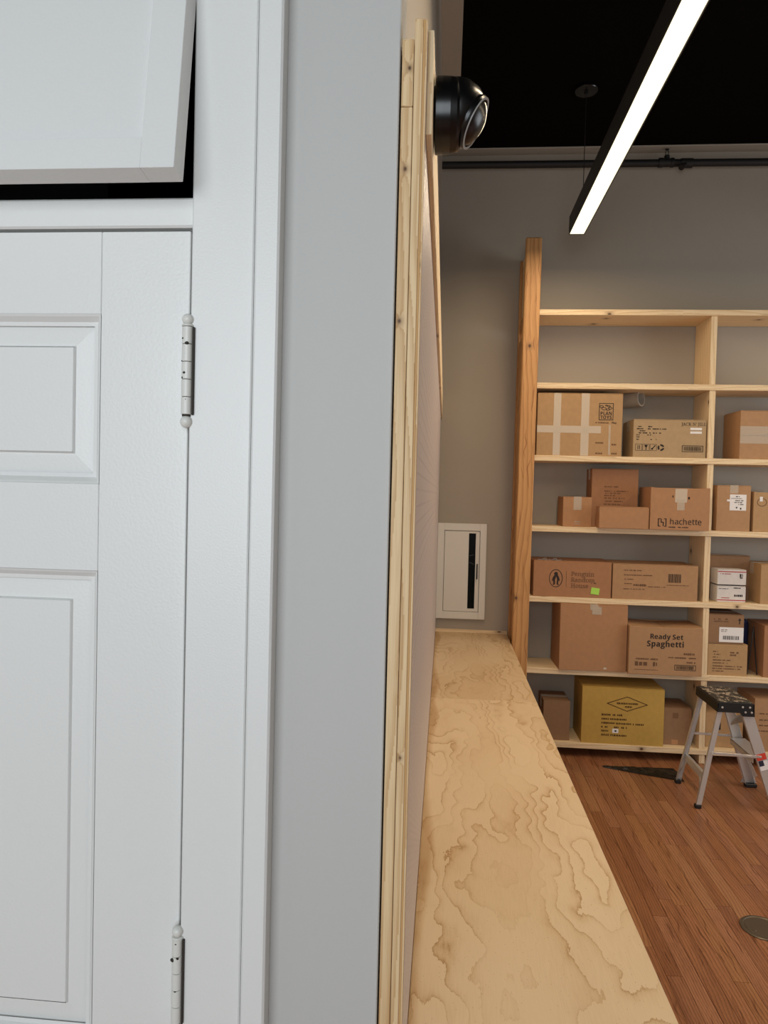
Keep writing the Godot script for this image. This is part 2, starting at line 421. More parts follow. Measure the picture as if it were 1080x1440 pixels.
func door_wall():
	# wall with a door opening x -1.26..-0.372, y 0..2.86
	solid("wall_front", [[-0.262, XS, -0.06, HC + 0.2, ZF - 0.11, ZF], [-2.5, -1.37, -0.06, HC + 0.2, ZF - 0.11, ZF], [-1.37, -0.262, 2.98, HC + 0.2, ZF - 0.11, ZF]], M.wall, "grey painted wall strip beside the white door casing")
	# casing
	for side in [0, 1]:
		var t = thing("trim_%d" % (side + 1), ["white painted door casing with raised outer band on the hinge side", "white painted door casing on the latch side"][side], "trim", Vector3(-0.3715 if side == 0 else -1.2605, 0, ZF), "", "structure")
		var q = 1.0 if side == 0 else -1.0
		put(box(Vector3(q * 0.0455, 1.46, 0.014), Vector3(0.091, 2.92, 0.028), 0.002), "casing_board", M.trim, t)
		put(box(Vector3(q * 0.1107, 1.46, 0.0165), Vector3(0.0355, 2.92, 0.033), 0.003), "outer_band", M.trim, t)
		put(box(Vector3(q * 0.012 + (0 if side == 0 else -0.0), 1.46, -0.056), Vector3(0.024, 2.92, 0.108), 0.001), "jamb", M.trim, t)
	var h = thing("trim_3", "white painted head casing above the open transom panel", "trim", Vector3(-0.816, 2.92, ZF), "", "structure")
	put(box(Vector3(0, 0.055, 0.014), Vector3(1.14, 0.11, 0.028), 0.002), "casing_board", M.trim, h)
	var tb = thing("trim_4", "white transom bar between the door and the open transom panel", "trim", Vector3(-0.816, 2.0485, ZF), "", "structure")
	put(box(Vector3(0, 0.0215, -0.0345), Vector3(0.887, 0.043, 0.10), 0.003), "transom_bar", M.trim, tb)
	# door
	var d = thing("door_1", "white painted panelled wooden door with ball-tipped hinges", "door", Vector3(-0.816, 0.012, -1.034), "", "structure")
	var hw = 0.438
	var zf = 0.019     # face half thickness
	var stile = 0.134
	for q in [-1, 1]:
		put(box(Vector3(q * (hw - stile / 2), 1.0155, 0), Vector3(stile, 2.031, 0.038), 0.0012), "stile", M.door, d)
	# rails between stiles
	var iw = hw - stile
	var ys = [[1.911, 2.031], [1.531, 1.661], [0.70, 0.818], [0.0, 0.21]]
	for r in ys: put(box(Vector3(0, (r[0] + r[1]) / 2, 0), Vector3(iw * 2 - 0.0006, r[1] - r[0], 0.0376), 0.0008), "rail", M.door, d)
	for p in [[1.661, 1.911], [0.818, 1.531], [0.21, 0.70]]:
		raised_panel(d, iw, p[0], p[1], zf)
	# hinges
	for yy in [1.757, 0.863]:
		var hg = Node3D.new(); hg.name = "hinge"; hg.position = Vector3(hw + 0.003, yy - 0.012, zf + 0.014); d.add_child(hg, true)
		var r = 0.0077
		for k in 5:
			var y0 = 0.0185 + k * 0.0252
			var kn = lathe(mb(), [[0, y0 + 0.0004], [r - 0.0006, y0 + 0.0004], [r, y0 + 0.001], [r, y0 + 0.0242], [r - 0.0006, y0 + 0.0248], [0, y0 + 0.0248]], Transform3D(), 20)
			put(kn, "knuckle", M.old_metal, hg)
		var pin = lathe(mb(), [[0, 0.016], [0.0062, 0.016], [0.0062, 0.147], [0, 0.147]], Transform3D(), 16)
		put(pin, "pin", M.chip, hg)
		var cap = lathe(mb(), [[0, 0.1448], [0.0083, 0.1448], [0.0086, 0.1462], [0.0072, 0.148], [0, 0.148]], Transform3D(), 20)
		put(cap, "collar", M.old_metal, hg)
		put(ball(mb(), Vector3(0, 0.155, 0), 0.0082), "ball_tip", M.old_metal, hg)
		put(ball(mb(), Vector3(0, 0.0085, 0), 0.0086, 20, Vector3(1, 1.08, 1)), "ball_tip", M.old_metal, hg)
		put(box(Vector3(0.0095, 0.081, -0.006), Vector3(0.003, 0.126, 0.02), 0.0008), "leaf", M.chip, hg)
		# chipped paint on the knuckles
		var ch = mb()
		for s in ([[0.12, 0.2, 0.004], [0.127, -0.6, 0.0025], [0.095, -0.9, 0.002], [0.078, -0.2, 0.003], [0.071, -0.6, 0.0025], [0.04, 0.1, 0.0016]] if yy > 1.0 else [[0.115, -0.6, 0.0052], [0.1395, 0.0, 0.002], [0.069, 0.0, 0.0022], [0.118, 0.35, 0.003]]):
			var a = PI / 2 - s[1]
			ball(ch, Vector3(cos(a) * (r - 0.0004), s[0], sin(a) * (r - 0.0004)), s[2], 8, Vector3(0.8, 0.62, 0.28))
		put(ch, "paint_chip", M.chip, hg)
	# transom panel hung from its top edge, tipped open
	var tr = thing("transom_panel", "white wooden transom panel tipped open above the door", "transom", Vector3(-0.816, 2.0965, -0.93))
	tr.rotation.x = -0.145
	var tw = 0.4445
	var th = 0.70
	for q in [-1, 1]: put(box(Vector3(q * (tw - 0.0235), th / 2, -0.0175), Vector3(0.047, th, 0.035), 0.0006), "stile", M.door, tr)
	for y in [0.022, th - 0.022]: put(box(Vector3(0, y, -0.0176), Vector3(tw * 2 - 0.094, 0.044, 0.035), 0.0004), "rail", M.door, tr)
	put(box(Vector3(0, th / 2, -0.021), Vector3(tw * 2 - 0.09, th - 0.08, 0.026), 0.001), "panel", M.door, tr)

func raised_panel(d, iw, y0, y1, zf):
	# moulding ring sloping in from the frame, recessed flat bevel, slightly raised centre field
	var prof = [[0.0, 0.0], [0.003, -0.002], [0.0095, -0.0110], [0.0155, -0.0125]]
	var st = mb()
	var quad = func(a, b):
		var A = [Vector3(-iw + a[0], y0 + a[0], zf + a[1]), Vector3(iw - a[0], y0 + a[0], zf + a[1]), Vector3(iw - a[0], y1 - a[0], zf + a[1]), Vector3(-iw + a[0], y1 - a[0], zf + a[1])]
		var Bq = [Vector3(-iw + b[0], y0 + b[0], zf + b[1]), Vector3(iw - b[0], y0 + b[0], zf + b[1]), Vector3(iw - b[0], y1 - b[0], zf + b[1]), Vector3(-iw + b[0], y1 - b[0], zf + b[1])]
		for i in 4:
			var j = (i + 1) % 4
			var n = (A[j] - A[i]).cross(Bq[i] - A[i]).normalized()
			if n.z < 0: n = -n
			tri(st, A[i], A[j], Bq[j], n); tri(st, A[i], Bq[j], Bq[i], n)
	for k in prof.size() - 1: quad.call(prof[k], prof[k + 1])
	put(st, "moulding", M.door, d)
	st = mb()
	var quad2 = quad
	var e = 0.0155; var w = 0.0465
	var lst = [[e, -0.0165], [w - 0.002, -0.0140], [w - 0.0003, -0.0105]]
	var st2 = mb()
	for k in 2:
		var a = lst[k]; var b = lst[k + 1]
		var A = [Vector3(-iw + a[0], y0 + a[0], zf + a[1]), Vector3(iw - a[0], y0 + a[0], zf + a[1]), Vector3(iw - a[0], y1 - a[0], zf + a[1]), Vector3(-iw + a[0], y1 - a[0], zf + a[1])]
		var Bq = [Vector3(-iw + b[0], y0 + b[0], zf + b[1]), Vector3(iw - b[0], y0 + b[0], zf + b[1]), Vector3(iw - b[0], y1 - b[0], zf + b[1]), Vector3(-iw + b[0], y1 - b[0], zf + b[1])]
		for i in 4:
			var j = (i + 1) % 4
			var n = (A[j] - A[i]).cross(Bq[i] - A[i]).normalized()
			if n.z < 0: n = -n
			tri(st2, A[i], A[j], Bq[j], n); tri(st2, A[i], Bq[j], Bq[i], n)
	span(st2, -iw + w, iw - w, y0 + w, y1 - w, zf - 0.02, zf - 0.0102, 0.0012)
	span(st2, -iw, iw, y0, y1, -zf + 0.006, zf - 0.0168, 0.0005)
	put(st2, "panel", M.door, d)

func perforated(x0, x1, ya, yb, za, zb, ny, nzz, r):
	# sheet facing +x, x0..x1 thick, with an octagonal hole through the middle of every cell
	var cells = ny * nzz
	var V := PackedVector3Array(); var N := PackedVector3Array(); var I := PackedInt32Array()
	V.resize(cells * 28); N.resize(cells * 28); I.resize(cells * 84)
	var hy = (yb - ya) / ny / 2.0; var hz = (zb - za) / nzz / 2.0
	var cs = []
	for k in 8: cs.append(Vector2(cos(TAU * k / 8.0), sin(TAU * k / 8.0)))
	var local := PackedInt32Array()
	for k in 8:
		var c = 24 + int(k / 2.0); var e = (k + 1) % 8
		local.append_array([k, c, e])                                  # octagon edge to its corner
		local.append_array([8 + k, 8 + e, 16 + e, 8 + k, 16 + e, 16 + k])   # wall of the hole
		if k % 2 == 1: local.append_array([e, c, 24 + (int(k / 2.0) + 1) % 4])
	var q := 0; var w := 0
	for a in ny:
		var cy = ya + hy * (2 * a + 1)
		for b in nzz:
			var cz = za + hz * (2 * b + 1)
			for k in 8:
				var d: Vector2 = cs[k]
				V[q + k] = Vector3(x1, cy + d.y * r, cz + d.x * r); N[q + k] = Vector3.RIGHT
				V[q + 8 + k] = V[q + k]; V[q + 16 + k] = Vector3(x0, cy + d.y * r, cz + d.x * r)
				N[q + 8 + k] = Vector3(0, -d.y, -d.x); N[q + 16 + k] = N[q + 8 + k]
			for k in 4:
				V[q + 24 + k] = Vector3(x1, cy + hy * (1 if k < 2 else -1), cz + hz * (1 if k == 0 or k == 3 else -1)); N[q + 24 + k] = Vector3.RIGHT
			for k in 84:
				I[w] = q + local[k]; w += 1
			q += 28
	var arr = []; arr.resize(Mesh.ARRAY_MAX)
	arr[Mesh.ARRAY_VERTEX] = V; arr[Mesh.ARRAY_NORMAL] = N; arr[Mesh.ARRAY_INDEX] = I
	var m := ArrayMesh.new(); m.add_surface_from_arrays(Mesh.PRIMITIVE_TRIANGLES, arr)
	return m

# ================================================================ perforated board on its frame, counter
func panel_and_counter():
	var z0 = -1.022; var z1 = ZB + 0.004; var top = 2.341; var y0 = 0.724
	var p = thing("perforated_wall_board", "grey perforated wall board on a pine frame standing over the plywood counter", "wall board", Vector3(-0.06, 0.0, z0))
	var sc = Vector2(0.16, 2.8)
	# studs: near edge piece, its short block above
	put(box(Vector3(-0.0088, 1.11, -0.045), Vector3(0.0165, 2.216, 0.09), 0.001, 1, sc, Vector2(0.08, 0.40)), "stud", M.stud, p, Vector3(0, 0.0, 0))
	put(box(Vector3(-0.0088, 2.266, -0.045), Vector3(0.0165, 0.094, 0.09), 0.001, 1, sc, Vector2(0.15, 0.9)), "stud_block", M.stud, p)
	put(box(Vector3(0.0062, 1.1705, -0.0625), Vector3(0.0118, 2.341, 0.125), 0.001, 1, sc, Vector2(0.35, 0.47)), "edge_board", M.stud, p)
	put(box(Vector3(0.0137, 1.1705, -0.02), Vector3(0.0026, 2.339, 0.04), 0.0005, 1, sc, Vector2(0.2, 0.47)), "edge_strip", M.ply_edge, p)
	put(box(Vector3(0.0163, 1.1705, -0.006), Vector3(0.0024, 2.339, 0.012), 0.0005, 1, sc, Vector2(0.1, 0.47)), "edge_strip", M.stud, p)
	for k in range(1, 8):
		put(box(Vector3(-0.0088, 1.15, -0.045 - k * 0.535), Vector3(0.0165, 2.28, 0.09), 0.001, 1, sc, Vector2(0.3 + 0.1 * k, 0.1)), "stud", M.stud, p)
	var L = z0 - z1
	# backing and face sheet
	put(box(Vector3(0.0136, 1.5325, -L / 2 - 0.0205), Vector3(0.0026, 2.341 - y0, L - 0.041), 0.0004), "backing_sheet", M.ply_edge, p)
	# face sheet with real drilled holes; solid strip where the rail covers it
	var zh0 = -0.0135; var zh1 = -L + 0.0005
	put(perforated(0.0150, 0.0176, y0, 2.196, zh1, zh0, 58, 152, 0.0026), "face_sheet", M.peg, p)
	put(box(Vector3(0.0163, 2.268, (zh0 + zh1) / 2), Vector3(0.0026, 0.142, zh0 - zh1), 0.0004), "face_sheet", M.peg, p)
	# top rail, lying on the face
	put(box(Vector3(0.0222, 2.2665, -L / 2 - 0.013), Vector3(0.0088, 0.149, L - 0.026), 0.001, 2, Vector2(0.6, 3.9), Vector2(0.1, 0.0)), "top_rail", M.pine, p)

	# counter
	var c = thing("plywood_counter", "long low plywood counter running along the perforated board to the back wall", "counter", Vector3(0.2, 0, -2.95))
	var zn = 1.93; var seam = -0.355; var zfar = ZB + 2.95 + 0.001
	var xl = -0.2422; var xr = 0.248
	var ps = Vector2(0.56, 2.5)
	var sheet = func(a, b, off, m):
		return put(box(Vector3((xl + xr) / 2, 0.711, (a + b) / 2), Vector3(xr - xl, 0.018, a - b), 0.0012, 2, ps, off), "plywood_sheet", m, c)
	sheet.call(zn, seam + 0.0012, Vector2(0.5, 0.47), M.plywood)
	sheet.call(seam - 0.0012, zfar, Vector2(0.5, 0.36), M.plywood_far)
	put(box(Vector3((xl + xr) / 2, 0.7305, zfar + 0.006), Vector3(xr - xl, 0.021, 0.012), 0.001, 0, Vector2(0.6, 3.2), Vector2(0.2, 0.3)), "back_strip", M.pine, c)
	put(box(Vector3(xr - 0.03, 0.657, (zn + zfar) / 2), Vector3(0.038, 0.089, zn - zfar - 0.02), 0.002, 2, Vector2(0.6, 3.9), Vector2(0.35, 0.0)), "front_apron", M.pine, c)
	put(box(Vector3(xl + 0.02, 0.657, (zn + zfar) / 2), Vector3(0.038, 0.089, zn - zfar - 0.02), 0.002, 2, Vector2(0.6, 3.9), Vector2(0.75, 0.0)), "wall_ledger", M.pine, c)
	for z in [zn - 0.06, 0.75, -0.55, zfar + 0.2]:
		put(box(Vector3(xr - 0.03, 0.306, z), Vector3(0.038, 0.611, 0.089), 0.002, 1, Vector2(0.6, 3.2), Vector2(0.5 + z * 0.1, 0.1)), "leg", M.pine, c)

# ================================================================ shelving
func shelving():
	var s = thing("pine_shelving_unit", "tall pine shelving unit of thick planks with an orange-brown end post", "shelving", Vector3(1.9, 0, -4.77))
	var zf = 0.15; var zr = -0.148
	var post = box(Vector3(0, 1.65, 0), Vector3(0.10, 3.30, 0.04), 0.006, 1, Vector2(0.3, 3.4), Vector2(0.45, 0.48))
	var po = put(post, "end_post", M.fir, s, Vector3(-1.4025, 0, 0.173)); po.rotation.z = -0.0055
	var rp = put(box(Vector3(0, 1.625, 0), Vector3(0.06, 3.25, 0.04), 0.004, 1, Vector2(0.3, 3.4), Vector2(0.8, 0.45)), "rear_post", M.fir, s, Vector3(-1.42, 0, -0.128)); rp.rotation.z = -0.0045
	for k in SHELF.size():
		put(box(Vector3(-1.42 + 0.0045 * SHELF[k], SHELF[k] - 0.062, 0.022), Vector3(0.036, 0.085, 0.258), 0.003, 2, Vector2(0.3, 3.4), Vector2(0.1 * k, 0.07 * k)), "end_cleat", M.fir, s)
	# side slats between the posts, with the gap below the top one
	put(box(Vector3(-1.405, 3.03, -0.02), Vector3(0.03, 0.42, 0.17), 0.006, 1, Vector2(0.3, 3.4), Vector2(0.25, 0.7)), "side_slat", M.pine, s)
	put(box(Vector3(-1.417, 1.35, -0.02), Vector3(0.03, 2.70, 0.17), 0.006, 1, Vector2(0.3, 3.4), Vector2(0.6, 0.5)), "side_slat", M.fir, s)
	var x0 = -1.352; var x1 = 1.35
	for k in SHELF.size():
		var d = 0.292
		put(box(Vector3((x0 + x1) / 2, SHELF[k] - 0.018, 0.004), Vector3(x1 - x0, 0.036, d), 0.002, 0, Vector2(0.6, 3.2), Vector2(0.17 * k, 0.05 + 0.015 * k)), "shelf_board", M.pine, s)
	var ub = [0.0] + SHELF
	for col in [-0.245, 0.95]:
		for k in ub.size() - 1:
			var a = ub[k] + 0.0004; var b = ub[k + 1] - 0.0364
			var xx = col + [0.012, 0.008, 0.006, 0.0, 0.0, -0.004, -0.008][k]
			put(box(Vector3(xx, (a + b) / 2, 0.0), Vector3(0.037, b - a, 0.284), 0.002, 1, Vector2(0.6, 3.2), Vector2(0.23 * k + col, 0.11 * k)), "divider", M.pine, s)

# ================================================================ lamps and fixtures
func pendant(e, length, label):
	# e: middle of the end of the underside nearest the back wall
	var t = thing("linear_pendant_lamp", label, "pendant lamp", e, "linear pendant lamps")
	var w = 0.091; var h = 0.108
	var st = mb()
	span(st, -w / 2, w / 2, 0.012, h, 0.0, length, 0.002)
	span(st, -w / 2, -w / 2 + 0.004, 0.0, 0.014, 0.0, length, 0.001)
	span(st, w / 2 - 0.004, w / 2, 0.0, 0.014, 0.0, length, 0.001)
	put(st, "housing", M.black_metal, t)
	for z in [0.0015, length - 0.0015]: put(box(Vector3(0, h / 2, z), Vector3(w, h, 0.003), 0.001), "end_cap", M.black_metal, t)
	put(box(Vector3(0, 0.007, length / 2), Vector3(w - 0.008, 0.009, length - 0.008), 0.003), "diffuser", M.glow, t)
	var up = HC + 0.008 - e.y
	for z in [0.17, length - 0.17]:
		var cb = mb(); tube(cb, [Vector3(0, h, z), Vector3(0, up, z)], 0.0022, 8)
		put(cb, "cable", M.black_metal, t)
		var ca = lathe(mb(), [[0, up - 0.035], [0.01, up - 0.035], [0.012, up - 0.022], [0.062, up - 0.02], [0.065, up - 0.016], [0.065, up], [0, up]], Transform3D(Basis(), Vector3(0, 0, z)), 28)
		put(ca, "canopy", M.gloss_black, t)
	var l := AreaLight3D.new(); l.name = "lamp_light"
	l.area_size = Vector2(0.08, length - 0.02); l.light_color = Color(1.0, 0.905, 0.77); l.light_energy = 3.2
	l.area_range = 12.0; l.shadow_enabled = true
	l.position = Vector3(0, -0.004, length / 2); l.rotation = Vector3(-PI / 2, 0, 0)
	t.add_child(l, true)

func fixtures():
	# security camera on the top rail
	var s = thing("security_camera", "glossy black turret security camera fixed to the top of the perforated board", "camera", Vector3(-0.0315, 2.268, -1.145))
	var xa = Transform3D(Basis(Vector3(0, 0, 1), -PI / 2), Vector3.ZERO)     # local y -> +x
	put(lathe(mb(), [[0, 0], [0.0545, 0], [0.0556, 0.002], [0.0553, 0.012], [0.0545, 0.024], [0.0525, 0.034], [0.050, 0.038], [0, 0.038]], xa, 40), "mount_base", M.gloss_black, s)
	var dir = Vector3(0.867, -0.48, 0.075).normalized()
	var c = Vector3(0.031, 0.004, 0.0)
	put(ball(mb(), c, 0.0505, 36), "eyeball", M.gloss_black, s)
	var fx = along(c, c + dir)
	put(lathe(mb(), [[0.0405, 0.012], [0.0405, 0.034], [0.039, 0.0375], [0.0355, 0.0375], [0.0345, 0.035], [0, 0.035]], fx, 40), "lens_housing", M.gloss_black, s)
	put(lathe(mb(), [[0.0392, 0.0374], [0.0392, 0.0386], [0.0358, 0.0386], [0.0358, 0.0374]], fx, 40), "front_ring", M.grey_ring, s)
	put(lathe(mb(), [[0.0355, 0.0358], [0, 0.0372]], fx, 40), "front_glass", M.lens, s)
	put(lathe(mb(), [[0.013, 0.0372], [0.012, 0.0385], [0.009, 0.0382], [0.008, 0.0376], [0, 0.0378]], fx, 24), "lens", M.gloss_black, s)
	# pipe under the ceiling
	var p = thing("sprinkler_pipe", "dark sprinkler pipe running along the top of the back wall", "pipe", Vector3(0, 3.876, -4.855))
	put(tube(mb(), [Vector3(XS + 0.002, 0.004, 0), Vector3(4.88, -0.018, 0)], 0.0235, 20), "pipe", M.dark_pipe, p)
	put(lathe(mb(), [[0.0235, 0], [0.029, 0], [0.03, 0.004], [0.03, 0.026], [0.027, 0.03], [0.027, 0.075], [0.03, 0.079], [0.03, 0.095], [0.0235, 0.095]], along(Vector3(1.335, 0, 0), Vector3(1.43, -0.001, 0)), 24), "tee_fitting", M.dark_pipe, p)
	put(lathe(mb(), [[0.0235, 0], [0.029, 0], [0.03, 0.004], [0.03, 0.075], [0.0235, 0.078]], along(Vector3(1.475, -0.005, 0), Vector3(1.57, -0.006, 0)), 24), "coupling", M.dark_pipe, p)
	put(lathe(mb(), [[0.0, 0], [0.014, 0], [0.014, 0.03], [0.019, 0.034], [0.019, 0.058], [0, 0.06]], along(Vector3(1.505, -0.012, 0.012), Vector3(1.452, -0.068, 0.05)), 18), "branch", M.dark_pipe, p)
	var sh = mb()
	lathe(sh, [[0, 0.02], [0.017, 0.02], [0.017, 0.045], [0.009, 0.047], [0, 0.047]], Transform3D(Basis(), Vector3(1.388, 0, 0)), 16)
	for q in [-1, 1]: tube(sh, [Vector3(1.388 + q * 0.009, 0.045, 0), Vector3(1.388 + q * 0.010, 0.07, 0), Vector3(1.388, 0.083, 0)], 0.0022, 8)
	lathe(sh, [[0, 0.083], [0.013, 0.084], [0.013, 0.0855], [0, 0.086]], Transform3D(Basis(), Vector3(1.388, 0, 0)), 16)
	put(sh, "sprinkler_head", M.dark_pipe, p)
	# wall cabinet
	var k = thing("wall_cabinet", "white steel wall cabinet with a narrow dark glass slot and black handle", "cabinet", Vector3(0.125, 0.815, ZB))
	var fr = mb()
	span(fr, -0.168, -0.122, 0, 0.657, 0, 0.022, 0.002); span(fr, 0.122, 0.166, 0, 0.657, 0, 0.022, 0.002)
	span(fr, -0.1225, 0.1225, 0.0, 0.05, 0, 0.0218, 0.002); span(fr, -0.1225, 0.1225, 0.608, 0.657, 0, 0.0218, 0.002)
	put(fr, "frame", M.white_metal, k)
	var dr = mb()
	span(dr, -0.119, 0.046, 0.0525, 0.6045, 0.004, 0.019, 0.0012); span(dr, 0.093, 0.119, 0.0525, 0.6045, 0.004, 0.019, 0.0012)
	span(dr, 0.046, 0.093, 0.0525, 0.073, 0.004, 0.019, 0.001); span(dr, 0.046, 0.093, 0.591, 0.6045, 0.004, 0.019, 0.001)
	var door = put(dr, "door", M.white_metal, k)
	put(box(Vector3(0.0695, 0.332, 0.010), Vector3(0.047, 0.52, 0.004), 0.0005), "glass", M.dark_glass, door)
	put(box(Vector3(0.106, 0.331, 0.027), Vector3(0.008, 0.107, 0.016), 0.003), "handle", M.black_metal, door)
	put(box(Vector3(0, 0.3285, 0.0015), Vector3(0.24, 0.55, 0.0025), 0.0005), "back_plate", M.black_metal, k)
	for q in [[0.44, 0.25], [0.385, -0.45]]:  # two bright reflections in the glass, modelled as pale tilted strips behind it
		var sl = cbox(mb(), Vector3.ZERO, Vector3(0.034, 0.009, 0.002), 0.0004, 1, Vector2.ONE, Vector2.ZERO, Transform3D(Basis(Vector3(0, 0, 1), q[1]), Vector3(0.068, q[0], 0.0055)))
		put(sl, "reflection_strip", M.paper, k)
	# stub of pipe out of the wall behind the tall cartons
	var v = thing("wall_pipe_stub", "short grey pipe stub poking out of the wall above the shelf", "pipe", Vector3(1.13, 2.30, ZB))
	put(lathe(mb(), [[0, 0], [0.05, 0], [0.05, 0.17], [0.052, 0.172], [0.052, 0.19], [0.044, 0.19], [0.044, 0.15], [0, 0.15]], along(Vector3(-0.02, 0.012, 0.03), Vector3(0.055, 0.018, 0.095)), 28), "pipe", M.taupe, v)
	put(lathe(mb(), [[0, 0], [0.07, 0], [0.07, 0.006], [0.05, 0.012], [0.05, 0.07], [0, 0.07]], along(Vector3(0, 0.012, 0), Vector3(0.0, 0.012, 0.06)), 28), "wall_flange", M.taupe, v)

# ================================================================ cartons
func carton(label, x0, x1, lev, ytop, zfront, depth, tone, o = {}):
	var y0 = (SHELF[lev] if lev is int else lev) + 0.0006
	var w = x1 - x0; var h = ytop - y0; var hd = depth / 2
	var t = thing(o.get("name", "cardboard_box"), label, "box", Vector3((x0 + x1) / 2, y0, zfront - hd), CARTONS)
	t.rotation.y = o.get("turn", 0.0)
	var m = M.cards[tone]
	var ws = 0.0045
	var sc = Vector2(0.33, 0.33); var off = Vector2(rng.randf(), rng.randf())
	var body = mb(); var hb = h - 0.005
	span(body, -w / 2, w / 2, 0, hb, hd - ws, hd, 0.0016, 1, sc, off); span(body, -w / 2, w / 2, 0, hb, -hd, -hd + ws, 0.0016, 1, sc, off)
	span(body, -w / 2, -w / 2 + ws, 0, hb, -hd + ws * 0.6, hd - ws * 0.6, 0.0016, 1, sc, off); span(body, w / 2 - ws, w / 2, 0, hb, -hd + ws * 0.6, hd - ws * 0.6, 0.0016, 1, sc, off)
	span(body, -w / 2 + ws * 0.5, w / 2 - ws * 0.5, 0, ws, -hd + ws * 0.5, hd - ws * 0.5, 0.001, 1, sc, off)
	put(body, "body", m, t)
	var seam_x = o.get("seam", "z") == "x"
	var op = o.get("open", 0.0)
	for q in [-1, 1]:
		var fl
		if seam_x:
			fl = put(box(Vector3(0, 0.002, -q * hd / 2), Vector3(w - 0.002, 0.004, hd - 0.0015), 0.0012, 1, sc, off), "flap", m, t, Vector3(0, hb + 0.0006, q * hd))
			fl.rotation.x = q * op
		else:
			fl = put(box(Vector3(-q * w / 4, 0.002, 0), Vector3(w / 2 - 0.0015, 0.004, depth - 0.002), 0.0012, 1, sc, off), "flap", m, t, Vector3(q * w / 2, hb + 0.0006, 0))
			fl.rotation.z = -q * op
	if op != 0.0:
		# lightly packed paper inside keeps the lid from being a void
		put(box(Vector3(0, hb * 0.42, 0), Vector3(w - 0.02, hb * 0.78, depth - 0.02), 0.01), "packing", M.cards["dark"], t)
	if o.get("tape", true) and op == 0.0:
		var tw = 0.05
		var tp = mb()
		if seam_x:
			span(tp, -w / 2 - 0.0006, w / 2 + 0.0006, h - 0.0002, h + 0.0004, -tw / 2, tw / 2, 0.0002)
			span(tp, -w / 2 - 0.0006, -w / 2 - 0.0001, h - 0.07, h, -tw / 2, tw / 2, 0.0002)
		else:
			span(tp, -tw / 2, tw / 2, h - 0.0002, h + 0.0004, -hd, hd + 0.0006, 0.0002)
			span(tp, -tw / 2, tw / 2, h - o.get("drop", 0.07), h, hd + 0.0001, hd + 0.0006, 0.0002)
		put(tp, "tape", M.tape, t)
	# origin of the front face: lower left corner
	var fa = Node3D.new(); fa.name = "front_print"; fa.position = Vector3(-w / 2, 0, hd); 
	if o.get("print", false): t.add_child(fa, true)
	t.set_meta("w", w); t.set_meta("h", h)
	return [t, fa, w, h]
func sticker(p, x, y, w, h, m = null, z = 0.0006, called = "sticker"):
	return put(box(Vector3(x, y, z), Vector3(w, h, 0.0006), 0.0001), called, m if m else M.paper, p)
func barcode(p, x, y, w, h, m, frame = true):
	var st = mb()
	var a = x - w / 2
	while a < x + w / 2 - 0.002:
		var b = rng.randf_range(0.002, 0.005)
		cbox(st, Vector3(a + b / 2, y, 0.0010), Vector3(b, h, 0.0005), 0.0001)
		a += b + rng.randf_range(0.002, 0.004)
	if frame:
		for q in [-1, 1]:
			cbox(st, Vector3(x, y + q * h * 0.72, 0.0010), Vector3(w * 1.2, h * 0.14, 0.0005), 0.0001)
			cbox(st, Vector3(x + q * w * 0.6, y, 0.0010), Vector3(h * 0.14, h * 1.5, 0.0005), 0.0001)
	return put(st, "barcode", m, p)
